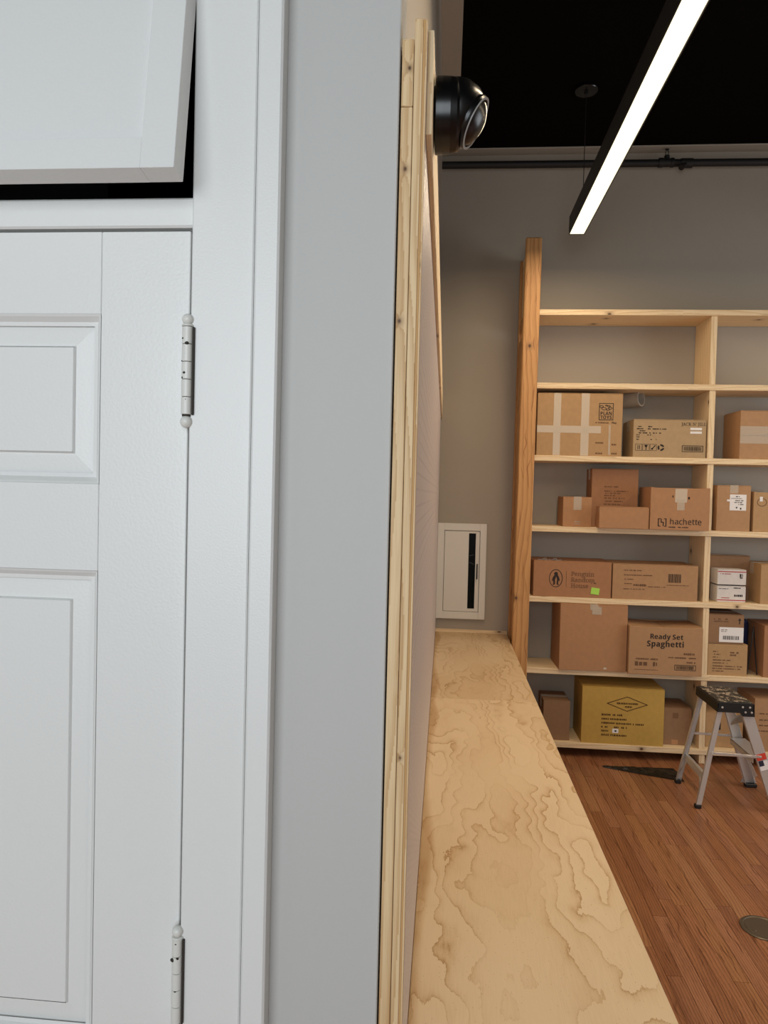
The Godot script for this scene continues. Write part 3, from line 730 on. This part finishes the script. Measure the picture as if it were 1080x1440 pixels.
func cartons():
	# ---- level 4
	var b = carton("large tan carton criss-crossed with milky tape touching the end post", 0.575, 1.107, 4, 2.335, -4.635, 0.28, "tan", {"print": true, "tape": false})
	var f = b[1]
	for q in [[0.125, 0.045, true], [0.30, 0.05, true]]: sticker(f, q[0], b[3] / 2, q[1], b[3] - 0.004, M.milky_tape, 0.0005, "tape")
	sticker(f, 0.20, 0.168, 0.40, 0.045, M.milky_tape, 0.0011, "tape")
	sticker(f, 0.455, 0.105, 0.012, 0.19, M.tape, 0.0007, "tape")
	var fm = mb()
	for q in [-1, 1]:
		cbox(fm, Vector3(0.43 + q * 0.043, 0.283, 0.0008), Vector3(0.004, 0.104, 0.0006), 0.0001); cbox(fm, Vector3(0.43, 0.283 + q * 0.052, 0.0008), Vector3(0.09, 0.004, 0.0006), 0.0001)
	for q in [[0.40, 0.315, 0.02], [0.415, 0.302, 0.024], [0.445, 0.318, 0.016], [0.455, 0.306, 0.02], [0.43, 0.322, 0.012], [0.44, 0.296, 0.018]]:
		ring(fm, q[0], q[1], q[2] * 0.7, q[2] * 0.4, 0.004, 0.001, 14)
	put(fm, "emblem", M.ink, f)
	words(f, "lettering", "PLAN", 0.021, 0.43, 0.272, 0.0004, M.ink, false, true, true)
	words(f, "lettering", "TOYS", 0.021, 0.43, 0.247, 0.0004, M.ink, false, true, true)
	bars(f, "small_print", [[0.365, 0.455, 0.213, 0.009]], 0.0004, M.faint_ink)
	words(f, "lettering", "Play", 0.011, 0.465, 0.214, 0.0004, M.ink, false, true)
	bars(f, "small_print", [[0.37, 0.425, 0.018, 0.012], [0.47, 0.505, 0.018, 0.012], [0.36, 0.42, 0.085, 0.012], [0.47, 0.50, 0.075, 0.012]], 0.0004, M.faint_ink)

	b = carton("pale carton with printed rows, handling symbols and a framed barcode", 1.178, 1.624, 4, 2.176, -4.635, 0.27, "light", {"print": true, "seam": "x"})
	f = b[1]
	words(f, "lettering", "JACK N' JILL", 0.0185, 0.292, 0.212, 0.0004, M.ink, true, false)
	sticker(f, 0.383, 0.183, 0.07, 0.014); sticker(f, 0.383, 0.16, 0.07, 0.014)
	bars(f, "small_print", [[0.02, 0.05, 0.193, 0.008], [0.09, 0.115, 0.193, 0.008], [0.02, 0.062, 0.179, 0.008], [0.08, 0.205, 0.179, 0.008], [0.02, 0.075, 0.166, 0.008], [0.02, 0.08, 0.153, 0.008], [0.08, 0.17, 0.153, 0.008], [0.02, 0.06, 0.140, 0.008], [0.085, 0.11, 0.140, 0.008], [0.02, 0.045, 0.127, 0.008], [0.02, 0.04, 0.112, 0.008], [0.105, 0.145, 0.112, 0.008]], 0.0004, M.ink, 0.7)
	var sy = mb()
	for k in 3:
		for q in [-1, 1]:
			cbox(sy, Vector3(0.035 + k * 0.045 + q * 0.02, 0.062, 0.0006), Vector3(0.002, 0.042, 0.0005), 0.0001); cbox(sy, Vector3(0.035 + k * 0.045, 0.062 + q * 0.02, 0.0006), Vector3(0.042, 0.002, 0.0005), 0.0001)
	cbox(sy, Vector3(0.03, 0.062, 0.0006), Vector3(0.004, 0.026, 0.0005), 0.0001); cbox(sy, Vector3(0.04, 0.062, 0.0006), Vector3(0.004, 0.026, 0.0005), 0.0001)
	extrude(sy, PackedVector2Array([Vector2(0.07, 0.078), Vector2(0.09, 0.078), Vector2(0.087, 0.066), Vector2(0.082, 0.062), Vector2(0.082, 0.050), Vector2(0.088, 0.047), Vector2(0.072, 0.047), Vector2(0.078, 0.050), Vector2(0.078, 0.062), Vector2(0.073, 0.066)]), 0.0003, 0.0009)
	extrude(sy, PackedVector2Array([Vector2(0.112, 0.048), Vector2(0.124, 0.048), Vector2(0.124, 0.056), Vector2(0.138, 0.072), Vector2(0.140, 0.078), Vector2(0.134, 0.076), Vector2(0.120, 0.060), Vector2(0.112, 0.058)]), 0.0003, 0.0009)
	for k in 3:
		var a0 = TAU * k / 3 + 0.3
		var pl = PackedVector2Array()
		for j in 5: pl.append(Vector2(0.172 + 0.021 * cos(a0 + j * 0.4), 0.062 + 0.021 * sin(a0 + j * 0.4)))
		for j in 5: pl.append(Vector2(0.172 + 0.010 * cos(a0 + 1.6 - j * 0.4), 0.062 + 0.010 * sin(a0 + 1.6 - j * 0.4)))
		extrude(sy, pl, 0.0003, 0.0009)
	put(sy, "handling_symbols", M.ink, f)
	barcode(f, 0.365, 0.058, 0.105, 0.026, M.ink)

	b = carton("big carton wrapped in shiny clear tape bands beyond the divider", 1.828, 2.30, 4, 2.24, -4.635, 0.27, "mid", {"print": true, "tape": false})
	f = b[1]
	sticker(f, 0.236, 0.178, 0.47, 0.055, M.tape, 0.0008, "tape"); sticker(f, 0.236, 0.125, 0.47, 0.055, M.tape, 0.0014, "tape")
	var wr = mb()
	for q in [[0.02, 0.17, 0.146], [0.12, 0.3, 0.152], [0.16, 0.22, 0.164]]:
		tube(wr, [Vector3(q[0], q[2], 0.001), Vector3((q[0] + q[1]) / 2, q[2] + 0.004, 0.0025), Vector3(q[1], q[2] - 0.002, 0.001)], 0.0012, 6)
	put(wr, "tape_wrinkle", M.film, f)

	# ---- level 3
	b = carton("small square carton with a short tape tab left of the stacked cartons", 0.757, 0.938, 3, 1.675, -4.65, 0.22, "brown", {"print": true, "drop": 0.085})
	sticker(b[1], 0.092, 0.032, 0.038, 0.006, M.tape, 0.0008, "tape"); sticker(b[1], 0.092, 0.018, 0.038, 0.004, M.tape, 0.0008, "tape")
	b = carton("upright brown carton with faint print standing behind the low carton", 0.95, 1.245, 3, 1.862, -4.735, 0.172, "red", {"print": true, "seam": "x"})
	bars(b[1], "small_print", [[0.08, 0.17, 0.262, 0.008], [0.08, 0.235, 0.234, 0.008], [0.08, 0.19, 0.22, 0.008], [0.08, 0.15, 0.205, 0.008], [0.08, 0.21, 0.188, 0.008], [0.08, 0.2, 0.168, 0.008], [0.08, 0.19, 0.148, 0.008]], 0.0004, M.faint_ink)
	b = carton("low flat plain carton lying before the upright brown carton", 0.967, 1.271, 3, 1.619, -4.56, 0.094, "brown", {"seam": "x", "tape": false, "print": true})
	sticker(b[0], -0.1526, 0.11, 0.0006, 0.03, M.paper, 0.03, "sticker")
	b = carton("brown book carton with open flaps, peeling tape and large printed name", 1.276, 1.633, 3, 1.748, -4.555, 0.27, "brown", {"print": true, "open": -0.16})
	f = b[1]
	sticker(f, 0.183, 0.214, 0.072, 0.085, M.milky_tape, 0.0006, "tape"); sticker(f, 0.183, 0.158, 0.045, 0.07, M.tape, 0.0010, "tape")
	words(f, "lettering", "hachette", 0.0355, 0.118, 0.052, 0.0004, M.ink)
	bars(f, "small_print", [[0.115, 0.235, 0.017, 0.008]], 0.0004, M.ink)
	bars(f, "small_print", [[0.115, 0.142, 0.208, 0.016], [0.225, 0.236, 0.2, 0.016]], 0.0004, M.ink)
	var hl = mb()
	for q in [[0.051, 0.045, 0.004, 0.05], [0.097, 0.045, 0.004, 0.05], [0.068, 0.056, 0.004, 0.024], [0.081, 0.036, 0.004, 0.024]]: cbox(hl, Vector3(q[0], q[1], 0.0006), Vector3(q[2] + 0.002, q[3], 0.0005), 0.0001)
	for q in [[0.057, 0.068, 0.014], [0.092, 0.068, 0.014], [0.057, 0.022, 0.014], [0.092, 0.022, 0.014], [0.0745, 0.046, 0.016]]: cbox(hl, Vector3(q[0], q[1], 0.0006), Vector3(q[2], 0.005, 0.0005), 0.0001)
	put(hl, "emblem", M.ink, f)
	b = carton("upright carton with a square white address label beside the open book carton", 1.703, 1.906, 3, 1.77, -4.632, 0.27, "mid", {"print": true, "drop": 0.05})
	f = b[1]
	sticker(f, 0.127, 0.18, 0.10, 0.10)
	bars(f, "small_print", [[0.10, 0.135, 0.217, 0.006], [0.085, 0.15, 0.205, 0.004], [0.11, 0.16, 0.192, 0.007], [0.105, 0.155, 0.18, 0.006], [0.13, 0.16, 0.168, 0.007], [0.115, 0.125, 0.148, 0.012], [0.14, 0.15, 0.142, 0.012]], 0.001, M.ink, 0.8)
	sticker(f, 0.07, 0.192, 0.02, 0.012, M.paper, 0.0009)
	b = carton("narrow carton with a lifted flap beyond the white-labelled carton", 1.928, 2.14, 3, 1.735, -4.64, 0.25, "tan", {"print": true, "open": -0.2})
	sticker(b[1], 0.045, 0.205, 0.018, 0.03, M.paper, 0.0008)
	put(ring(mb(), 0.05, 0.185, 0.03, 0.026, 0.004, 0.0007), "emblem", M.faint_ink, b[1])

	# ---- level 2
	b = carton("book carton with bird emblem, serif name and a lime green note", 0.580, 1.070, 2, 1.262, -4.63, 0.27, "red", {"print": true, "open": -0.07, "seam": "x"})
	f = b[1]
	var em = mb()
	ring(em, 0.142, 0.118, 0.043, 0.058, 0.0045, 0.0006, 36)
	extrude(em, PackedVector2Array([Vector2(0.135, 0.157), Vector2(0.146, 0.16), Vector2(0.154, 0.153), Vector2(0.153, 0.142), Vector2(0.163, 0.122), Vector2(0.168, 0.10), Vector2(0.160, 0.104), Vector2(0.157, 0.084), Vector2(0.164, 0.077), Vector2(0.150, 0.076), Vector2(0.147, 0.086), Vector2(0.150, 0.11), Vector2(0.144, 0.13), Vector2(0.137, 0.11), Vector2(0.138, 0.086), Vector2(0.134, 0.076), Vector2(0.120, 0.077), Vector2(0.128, 0.084), Vector2(0.124, 0.104), Vector2(0.117, 0.098), Vector2(0.122, 0.122), Vector2(0.134, 0.142), Vector2(0.128, 0.148)]), 0.0003, 0.0009)
	put(em, "emblem", M.ink, f)
	put(box(Vector3(0.208, 0.115, 0.0005), Vector3(0.0025, 0.10, 0.0005), 0.0001), "rule_line", M.faint_ink, f)
	var q3 = ["Penguin", "Random", "House"]
	for k in 3: words(f, "lettering", q3[k], 0.027, 0.236, 0.15 - k * 0.038, 0.0004, M.faint_ink, true)
	var note = sticker(f, 0.383, 0.09, 0.052, 0.042, M.lime, 0.0016); note.rotation.z = -0.12
	bars(f, "handwriting", [[0.365, 0.402, 0.094, 0.006]], 0.0019, M.ink, 0.6)
	var fi = mb()
	for k in 7:
		var xx = 0.03 + k * 0.022
		tri(fi, Vector3(xx, 0.226, -0.03), Vector3(xx + 0.03, 0.235 + 0.012 * sin(k * 2.1), -0.05), Vector3(xx + 0.01, 0.228, -0.12), Vector3(0.2 * sin(k * 1.7), 1, 0.3).normalized())
		tri(fi, Vector3(xx + 0.03, 0.235 + 0.012 * sin(k * 2.1), -0.05), Vector3(xx + 0.04, 0.228, -0.02), Vector3(xx + 0.01, 0.228, -0.12), Vector3(-0.3 * sin(k * 1.7), 1, 0.1).normalized())
	put(fi, "plastic_film", M.film, f)
	b = carton("long low carton with faint printed rows and a small barcode", 1.078, 1.604, 2, 1.257, -4.63, 0.27, "mid", {"print": true, "open": -0.06, "seam": "x"})
	f = b[1]
	bars(f, "small_print", [[0.07, 0.18, 0.185, 0.008], [0.07, 0.25, 0.155, 0.007], [0.07, 0.13, 0.128, 0.007], [0.07, 0.12, 0.10, 0.007], [0.13, 0.21, 0.092, 0.014], [0.07, 0.2, 0.066, 0.007], [0.22, 0.33, 0.084, 0.006]], 0.0004, M.faint_ink)
	barcode(f, 0.382, 0.142, 0.075, 0.055, M.ink, false)
	bars(f, "small_print", [[0.335, 0.47, 0.098, 0.005]], 0.0004, M.faint_ink)
	carton("dark brown carton standing behind the two white boxes", 1.70, 1.985, 2, 1.318, -4.80, 0.11, "dull", {"seam": "x"})
	for k in 2:
		b = carton(["white flat mailing box with red stripe, lower of two", "white flat mailing box with red stripe, upper of two"][k], 1.736, 1.911, (1.03 if k == 0 else 1.1405), [1.133, 1.237][k], -4.665, 0.12, "white", {"print": true, "tape": false, "seam": "x", "name": "mailing_box"})
		f = b[1]
		put(box(Vector3(0.0875, [0.012, 0.082][k], 0.0005), Vector3(0.174, 0.006, 0.0005), 0.0001), "red_stripe", M.red_ink, f)
		bars(f, "small_print", [[0.015, 0.08, [0.026, 0.068][k], 0.006]], 0.0004, M.red_ink)
		if k == 1: bars(f, "small_print", [[0.135, 0.153, 0.06, 0.02], [0.137, 0.152, 0.045, 0.01]], 0.0004, M.ink)
		else: bars(f, "small_print", [[0.012, 0.07, 0.084, 0.005], [0.1, 0.15, 0.09, 0.008], [0.105, 0.158, 0.042, 0.016]], 0.0004, M.ink)
	carton("tall tan carton on the same shelf as the white mailing boxes", 1.985, 2.35, 2, 1.28, -4.632, 0.27, "tan", {"seam": "x", "drop": 0.04})

	# ---- level 1
	b = carton("large plain square carton with a scrap of tape at its top", 0.748, 1.170, 1, 0.9925, -4.60, 0.29, "brown", {"print": true, "drop": 0.035, "turn": 0.03})
	sticker(b[1], 0.228, 0.385, 0.06, 0.05, M.tape, 0.0012, "tape"); sticker(b[1], 0.29, 0.018, 0.02, 0.012, M.milky_tape, 0.0008, "tape")
	b = carton("wide brown carton with bold black two-line lettering", 1.178, 1.627, 1, 0.874, -4.57, 0.28, "mid", {"print": true, "open": -0.05})
	f = b[1]
	words(f, "lettering", "Ready Set", 0.031, 0.125, 0.242, 0.0004, M.ink, false, true)
	words(f, "lettering", "Spaghetti", 0.0355, 0.108, 0.196, 0.0004, M.ink, false, true)
	bars(f, "small_print", [[0.325, 0.41, 0.138, 0.014], [0.235, 0.41, 0.113, 0.010], [0.355, 0.41, 0.085, 0.012]], 0.0004, M.faint_ink)
	barcode(f, 0.347, 0.052, 0.105, 0.022, M.ink)
	bars(f, "stamp", [[0.045, 0.18, 0.098, 0.012], [0.04, 0.175, 0.067, 0.03], [0.035, 0.185, 0.03, 0.004]], 0.0004, M.faint_ink)
	b = carton("lower small carton with faint print under the barcode-labelled carton", 1.685, 1.925, 1, 0.768, -4.638, 0.25, "tan", {"print": true, "seam": "x", "tape": false})
	bars(b[1], "small_print", [[0.03, 0.06, 0.15, 0.007], [0.03, 0.075, 0.132, 0.007], [0.03, 0.06, 0.114, 0.007], [0.03, 0.15, 0.096, 0.007], [0.03, 0.12, 0.078, 0.007], [0.03, 0.21, 0.058, 0.007], [0.03, 0.2, 0.042, 0.007], [0.03, 0.1, 0.026, 0.007], [0.135, 0.185, 0.146, 0.011], [0.135, 0.185, 0.130, 0.011]], 0.0004, M.faint_ink)
	b = carton("upper small carton with a white barcode label and an arrow mark", 1.684, 1.897, 0.7695, 0.955, -4.638, 0.25, "dull", {"print": true, "seam": "x"})
	f = b[1]
	sticker(f, 0.138, 0.057, 0.148, 0.094)
	barcode(f, 0.138, 0.038, 0.10, 0.024, M.ink, false)
	bars(f, "small_print", [[0.075, 0.12, 0.088, 0.005], [0.075, 0.11, 0.078, 0.005]], 0.001, M.faint_ink)
	bars(f, "small_print", [[0.03, 0.12, 0.155, 0.012], [0.03, 0.125, 0.14, 0.006]], 0.0004, M.faint_ink)
	var ar = mb()
	extrude(ar, PackedVector2Array([Vector2(0.186, 0.165), Vector2(0.196, 0.148), Vector2(0.189, 0.148), Vector2(0.189, 0.126), Vector2(0.183, 0.126), Vector2(0.183, 0.148), Vector2(0.176, 0.148)]), 0.0003, 0.0009)
	put(ar, "arrow_mark", M.ink, f)
	carton("reddish brown carton at the shelf edge beside the two small cartons", 2.02, 2.4, 1, 0.893, -4.632, 0.27, "red", {"seam": "x", "tape": false})

	# ---- bottom shelf
	carton("small dark carton beside the gold carton near the counter edge", 0.672, 0.842, 0, 0.350, -4.652, 0.24, "dull", {"seam": "x", "drop": 0.05})
	b = carton("large gold carton printed with a diamond mark and six rows", 0.912, 1.426, 0, 0.460, -4.63, 0.29, "gold", {"print": true, "seam": "x", "tape": false})
	f = b[1]
	var dm = mb()
	var cx = 0.283; var cy = 0.262; var rx = 0.125; var ry = 0.046
	var dp = [Vector2(cx - rx, cy), Vector2(cx, cy + ry), Vector2(cx + rx, cy), Vector2(cx, cy - ry)]
	for k in 4:
		var a2 = dp[k]; var b2 = dp[(k + 1) % 4]; var ln = (b2 - a2).length()
		cbox(dm, Vector3.ZERO, Vector3(ln + 0.003, 0.005, 0.0005), 0.0001, 1, Vector2.ONE, Vector2.ZERO, Transform3D(Basis(Vector3(0, 0, 1), (b2 - a2).angle()), Vector3((a2.x + b2.x) / 2, (a2.y + b2.y) / 2, 0.0006)))
	put(dm, "diamond_mark", M.gold_ink, f)
	bars(f, "diamond_print", [[0.218, 0.35, 0.265, 0.013], [0.26, 0.315, 0.244, 0.012]], 0.0004, M.gold_ink, 0.95)
	bars(f, "print_rows", [[0.125, 0.215, 0.188, 0.013], [0.222, 0.255, 0.188, 0.013], [0.125, 0.17, 0.161, 0.013], [0.178, 0.29, 0.161, 0.013], [0.125, 0.21, 0.135, 0.013], [0.218, 0.315, 0.134, 0.013], [0.322, 0.39, 0.133, 0.013], [0.125, 0.165, 0.109, 0.013], [0.205, 0.235, 0.109, 0.013], [0.25, 0.285, 0.108, 0.013], [0.125, 0.17, 0.084, 0.013]], 0.0004, M.gold_ink, 0.9)
	words(f, "lettering", "MADE IN", 0.013, 0.125, 0.058, 0.0004, M.gold_ink, false, true)
	bars(f, "print_rows", [[0.205, 0.285, 0.057, 0.013]], 0.0004, M.gold_ink, 0.9)
	sticker(f, 0.214, 0.086, 0.038, 0.027)
	sticker(f, 0.215, 0.085, 0.012, 0.01, M.blue_sticker, 0.0012)
	b = carton("small plain carton between the gold carton and the shelf divider", 1.436, 1.612, 0, 0.335, -4.675, 0.23, "dull", {"print": true, "seam": "x", "tape": false})
	sticker(b[1], 0.075, 0.19, 0.035, 0.035, M.cards["dark"]); sticker(b[1], 0.075, 0.02, 0.04, 0.03, M.cards["brown"])
	b = carton("carton with a dark square print seen behind the step stool legs", 1.70, 1.93, 0, 0.318, -4.675, 0.23, "tan", {"print": true, "seam": "x", "tape": false})
	sticker(b[1], 0.07, 0.135, 0.045, 0.045, M.ink)
	b = carton("carton with faint rows beyond the step stool on the bottom shelf", 1.982, 2.36, 0, 0.43, -4.64, 0.27, "mid", {"print": true, "seam": "x", "tape": false})
	bars(b[1], "small_print", [[0.03, 0.13, 0.24, 0.008], [0.03, 0.12, 0.2, 0.008], [0.03, 0.1, 0.165, 0.008], [0.03, 0.13, 0.13, 0.008]], 0.0004, M.faint_ink)

# ================================================================ step stool
func strap(st, a, b, wide, thick, side):
	# flat bar from a to b; 'side' is the direction of its width
	var y = (b - a).normalized()
	var x = (side - y * side.dot(y)).normalized()
	var z = x.cross(y)
	cbox(st, Vector3.ZERO, Vector3(wide, (b - a).length(), thick), 0.0012, 1, Vector2.ONE, Vector2.ZERO, Transform3D(Basis(x, y, z), (a + b) / 2))
	return st
func step_stool():
	var o = Vector3(1.61, 0, -4.12)
	var s = thing("step_stool", "paint-spattered aluminium folding step stool with black cap before the shelves", "step stool", o)
	var zn = 0.165; var zr = -0.17
	# cap
	var cp = mb()
	span(cp, -0.11, 0.076, 0.562, 0.584, zr + 0.005, zn - 0.005, 0.006)
	for q in [-1, 1]:
		extrude(cp, PackedVector2Array([Vector2(-0.112, 0.58), Vector2(0.078, 0.58), Vector2(0.082, 0.512), Vector2(0.02, 0.512), Vector2(0.005, 0.53), Vector2(-0.106, 0.53)]), (zn - 0.012) if q > 0 else zr, zn if q > 0 else (zr + 0.012))
	span(cp, -0.114, -0.104, 0.528, 0.58, zr, zn, 0.003); span(cp, 0.07, 0.08, 0.528, 0.58, zr, zn, 0.003)
	put(cp, "cap", M.black_plastic, s)
	put(box(Vector3(-0.017, 0.5845, -0.0025), Vector3(0.176, 0.003, 0.318), 0.001, 2, Vector2(0.2, 0.36), Vector2(0.1, 0.2)), "tread_pad", M.paint_splatter, s)
	for zz in [zn, zr]:
		var q = 1.0 if zz > 0 else -1.0
		for c in [[-0.088, 0.556], [0.055, 0.562], [0.033, 0.535], [0.065, 0.535], [0.018, 0.562]]:
			put(lathe(mb(), [[0, 0], [0.006, 0], [0.005, 0.0025], [0, 0.0035]], Transform3D(Basis(Vector3(1, 0, 0), q * PI / 2), Vector3(c[0], c[1], zz + q * 0.0002)), 12), "rivet", M.alu, s)
	# rear channel legs and wide front rails
	for zz in [zn - 0.02, zr + 0.02]:
		var q = 1.0 if zz > 0 else -1.0
		var foot = zz + q * 0.028
		var lg = mb()
		strap(lg, Vector3(-0.088, 0.545, zz), Vector3(-0.196, 0.012, foot), 0.026, 0.002, Vector3.RIGHT)
		strap(lg, Vector3(-0.100, 0.545, zz - q * 0.009), Vector3(-0.208, 0.012, foot - q * 0.009), 0.002, 0.018, Vector3.RIGHT)
		strap(lg, Vector3(-0.076, 0.545, zz - q * 0.009), Vector3(-0.184, 0.012, foot - q * 0.009), 0.002, 0.018, Vector3.RIGHT)
		put(lg, "rear_leg", M.alu, s)
		put(box(Vector3(-0.198, 0.011, foot - q * 0.008), Vector3(0.034, 0.022, 0.028), 0.004), "rubber_foot", M.black_plastic, s)
		var fl = mb()
		strap(fl, Vector3(0.045, 0.54, zz + q * 0.004), Vector3(0.214, 0.014, foot + q * 0.006), 0.056, 0.002, Vector3.RIGHT)
		strap(fl, Vector3(0.020, 0.532, zz - q * 0.007), Vector3(0.188, 0.014, foot - q * 0.005), 0.002, 0.022, Vector3.RIGHT)
		strap(fl, Vector3(0.071, 0.54, zz - q * 0.007), Vector3(0.241, 0.014, foot - q * 0.005), 0.002, 0.022, Vector3.RIGHT)
		put(fl, "front_rail", M.alu, s)
		put(box(Vector3(0.216, 0.011, foot - q * 0.004), Vector3(0.066, 0.022, 0.034), 0.004), "rubber_foot", M.black_plastic, s)
		var kk = mb()
		extrude(kk, PackedVector2Array([Vector2(0.166, 0.02), Vector2(0.256, 0.02), Vector2(0.236, 0.075), Vector2(0.186, 0.075)]), foot + q * 0.0085, foot + q * 0.0105)
		put(kk, "foot_bracket", M.alu, s)
		# spreader bar
		put(strap(mb(), Vector3(-0.135, 0.303, zz + q * 0.018), Vector3(0.125, 0.297, zz + q * 0.021), 0.003, 0.014, Vector3(0, 0, 1)), "spreader_bar", M.alu, s)
		for x in [-0.132, 0.118]:
			put(lathe(mb(), [[0, 0], [0.006, 0], [0.005, 0.003], [0, 0.004]], Transform3D(Basis(Vector3(1, 0, 0), q * PI / 2), Vector3(x, 0.30, zz + q * 0.0235)), 12), "rivet", M.alu, s)
	# rear brace with gussets
	var rb = mb()
	strap(rb, Vector3(-0.166, 0.162, zn + 0.0), Vector3(-0.166, 0.162, zr + 0.0), 0.034, 0.002, Vector3(0.2, 1, 0))
	strap(rb, Vector3(-0.155, 0.179, zn + 0.0), Vector3(-0.155, 0.179, zr + 0.0), 0.018, 0.002, Vector3(1, 0, 0))
	put(rb, "rear_brace", M.alu, s)
	for q in [-1, 1]:
		var z1 = zn + 0.006 if q > 0 else zr - 0.006
		var g = mb()
		strap(g, Vector3(-0.17, 0.16, z1 - q * 0.075), Vector3(-0.19, 0.06, z1 + q * 0.0), 0.014, 0.002, Vector3(0, 0, 1))
		put(g, "gusset", M.alu, s)
	# lower step
	var stp = mb()
	span(stp, 0.085, 0.172, 0.282, 0.29, zr + 0.012, zn - 0.012, 0.002)
	span(stp, 0.163, 0.172, 0.245, 0.289, zr + 0.012, zn - 0.012, 0.002)
	span(stp, 0.085, 0.09, 0.255, 0.289, zr + 0.012, zn - 0.012, 0.002)
	put(stp, "step", M.alu, s)
	var ub = mb()
	strap(ub, Vector3(0.05, 0.50, zn - 0.03), Vector3(0.075, 0.40, zr + 0.05), 0.05, 0.002, Vector3(0.25, 1, 0))
	strap(ub, Vector3(0.15, 0.245, zn - 0.02), Vector3(0.195, 0.11, zr + 0.22), 0.02, 0.002, Vector3(0.2, 1, 0))
	strap(ub, Vector3(0.15, 0.245, zr + 0.02), Vector3(0.20, 0.10, zr + 0.10), 0.02, 0.002, Vector3(0.2, 1, 0))
	put(ub, "step_brace", M.alu, s)
	# warning sticker on the near rail
	var sk = Node3D.new(); sk.name = "warning_sticker"; s.add_child(sk, true)
	var d = Vector3(0.169, -0.526, 0.034).normalized()
	for k in [[0.255, 0.034, M.red_sticker], [0.302, 0.05, M.paper], [0.292, 0.028, M.blue_sticker]]:
		var pc = Vector3(0.045, 0.54, zn - 0.016) + d * k[0] + Vector3(0, 0, 0.0016 + (0.0012 if k[2] == M.blue_sticker else 0.0))
		var wid = 0.05 if k[2] != M.blue_sticker else 0.026
		if k[2] == M.blue_sticker: pc += Vector3(-0.011, 0, 0)
		put(strap(mb(), pc - d * k[1] / 2, pc + d * k[1] / 2, wid, 0.0008, Vector3.RIGHT), "sticker_field", k[2], sk)

# ================================================================ floor clutter
func small_things():
	# flat crumpled black plastic on the floor under the bottom shelf
	var b = thing("black_plastic_sheet", "flat crumpled black plastic sheet lying on the floor by the stool", "plastic sheet", Vector3(1.22, 0, -4.42))
	var n = nz(9.0, 77, 2)
	var st = mb(); var nx = 26; var nzz = 10
	var P = func(i, j):
		var u = float(i) / nx; var v = float(j) / nzz
		var x = -0.20 + 0.44 * u
		var zc0 = -0.075 + 0.02 * u; var zc1 = -0.055 + 0.165 * pow(u, 0.9)
		zc0 -= 0.045 * u
		var z = lerpf(zc0, zc1, v)
		var e = sin(PI * v) * sqrt(maxf(0.0, sin(PI * clampf(u * 0.96 + 0.02, 0, 1))))
		return Vector3(x, 0.001 + e * (0.010 + 0.022 * absf(n.get_noise_2d(x, z))), z)
	for i in nx:
		for j in nzz:
			var a = P.call(i, j); var bb = P.call(i + 1, j); var c = P.call(i + 1, j + 1); var d = P.call(i, j + 1)
			for t in [[a, bb, c], [a, c, d]]:
				var nn = (t[1] - t[0]).cross(t[2] - t[0]).normalized()
				if nn.y < 0: nn = -nn
				tri(st, t[0], t[1], t[2], nn)
	put(st, "sheet", M.bag, b)
	# round floor outlet cover
	var f = thing("floor_outlet_cover", "round tarnished nickel floor outlet cover set in the hardwood", "outlet cover", Vector3(1.285, 0, -2.862))
	put(lathe(mb(), [[0, 0], [0.083, 0], [0.083, 0.002], [0.080, 0.0045], [0.070, 0.0052], [0.068, 0.0038], [0, 0.0038]], Transform3D(), 48), "rim", M.nickel, f)
	put(lathe(mb(), [[0.0655, 0.0038], [0.0655, 0.0048], [0.064, 0.0054], [0, 0.0054]], Transform3D(), 48), "lid", M.nickel, f)
	for a in [2.6, -0.5]:
		put(lathe(mb(), [[0, 0.0054], [0.006, 0.0054], [0.005, 0.0066], [0, 0.007]], Transform3D(Basis(), Vector3(0.048 * cos(a), 0, 0.048 * sin(a))), 14), "screw", M.nickel, f)
	# blue folded fabric and black cable between cartons
	var bl = thing("blue_fabric_roll", "dark blue rolled fabric standing behind the reddish carton", "fabric", Vector3(1.968, SHELF[1] + 0.0005, -4.86))
	put(lathe(mb(), [[0, 0], [0.04, 0], [0.045, 0.01], [0.044, 0.30], [0.04, 0.32], [0.028, 0.326], [0.022, 0.318], [0, 0.314]], Transform3D(), 28), "roll", M.blue, bl)
	var cbl = thing("black_cable", "thin black cable looping between the small cartons and the reddish carton", "cable", Vector3(1.955, SHELF[1] + 0.0005, -4.68))
	var pts = []
	for k in 18:
		var t = PI * k / 17.0
		pts.append(Vector3(0.03 * (1 - cos(t)) - 0.012, 0.004 + 0.30 * sin(t), 0.03 * sin(t * 2)))
	put(tube(mb(), pts, 0.004, 8), "cable", M.black_plastic, cbl)
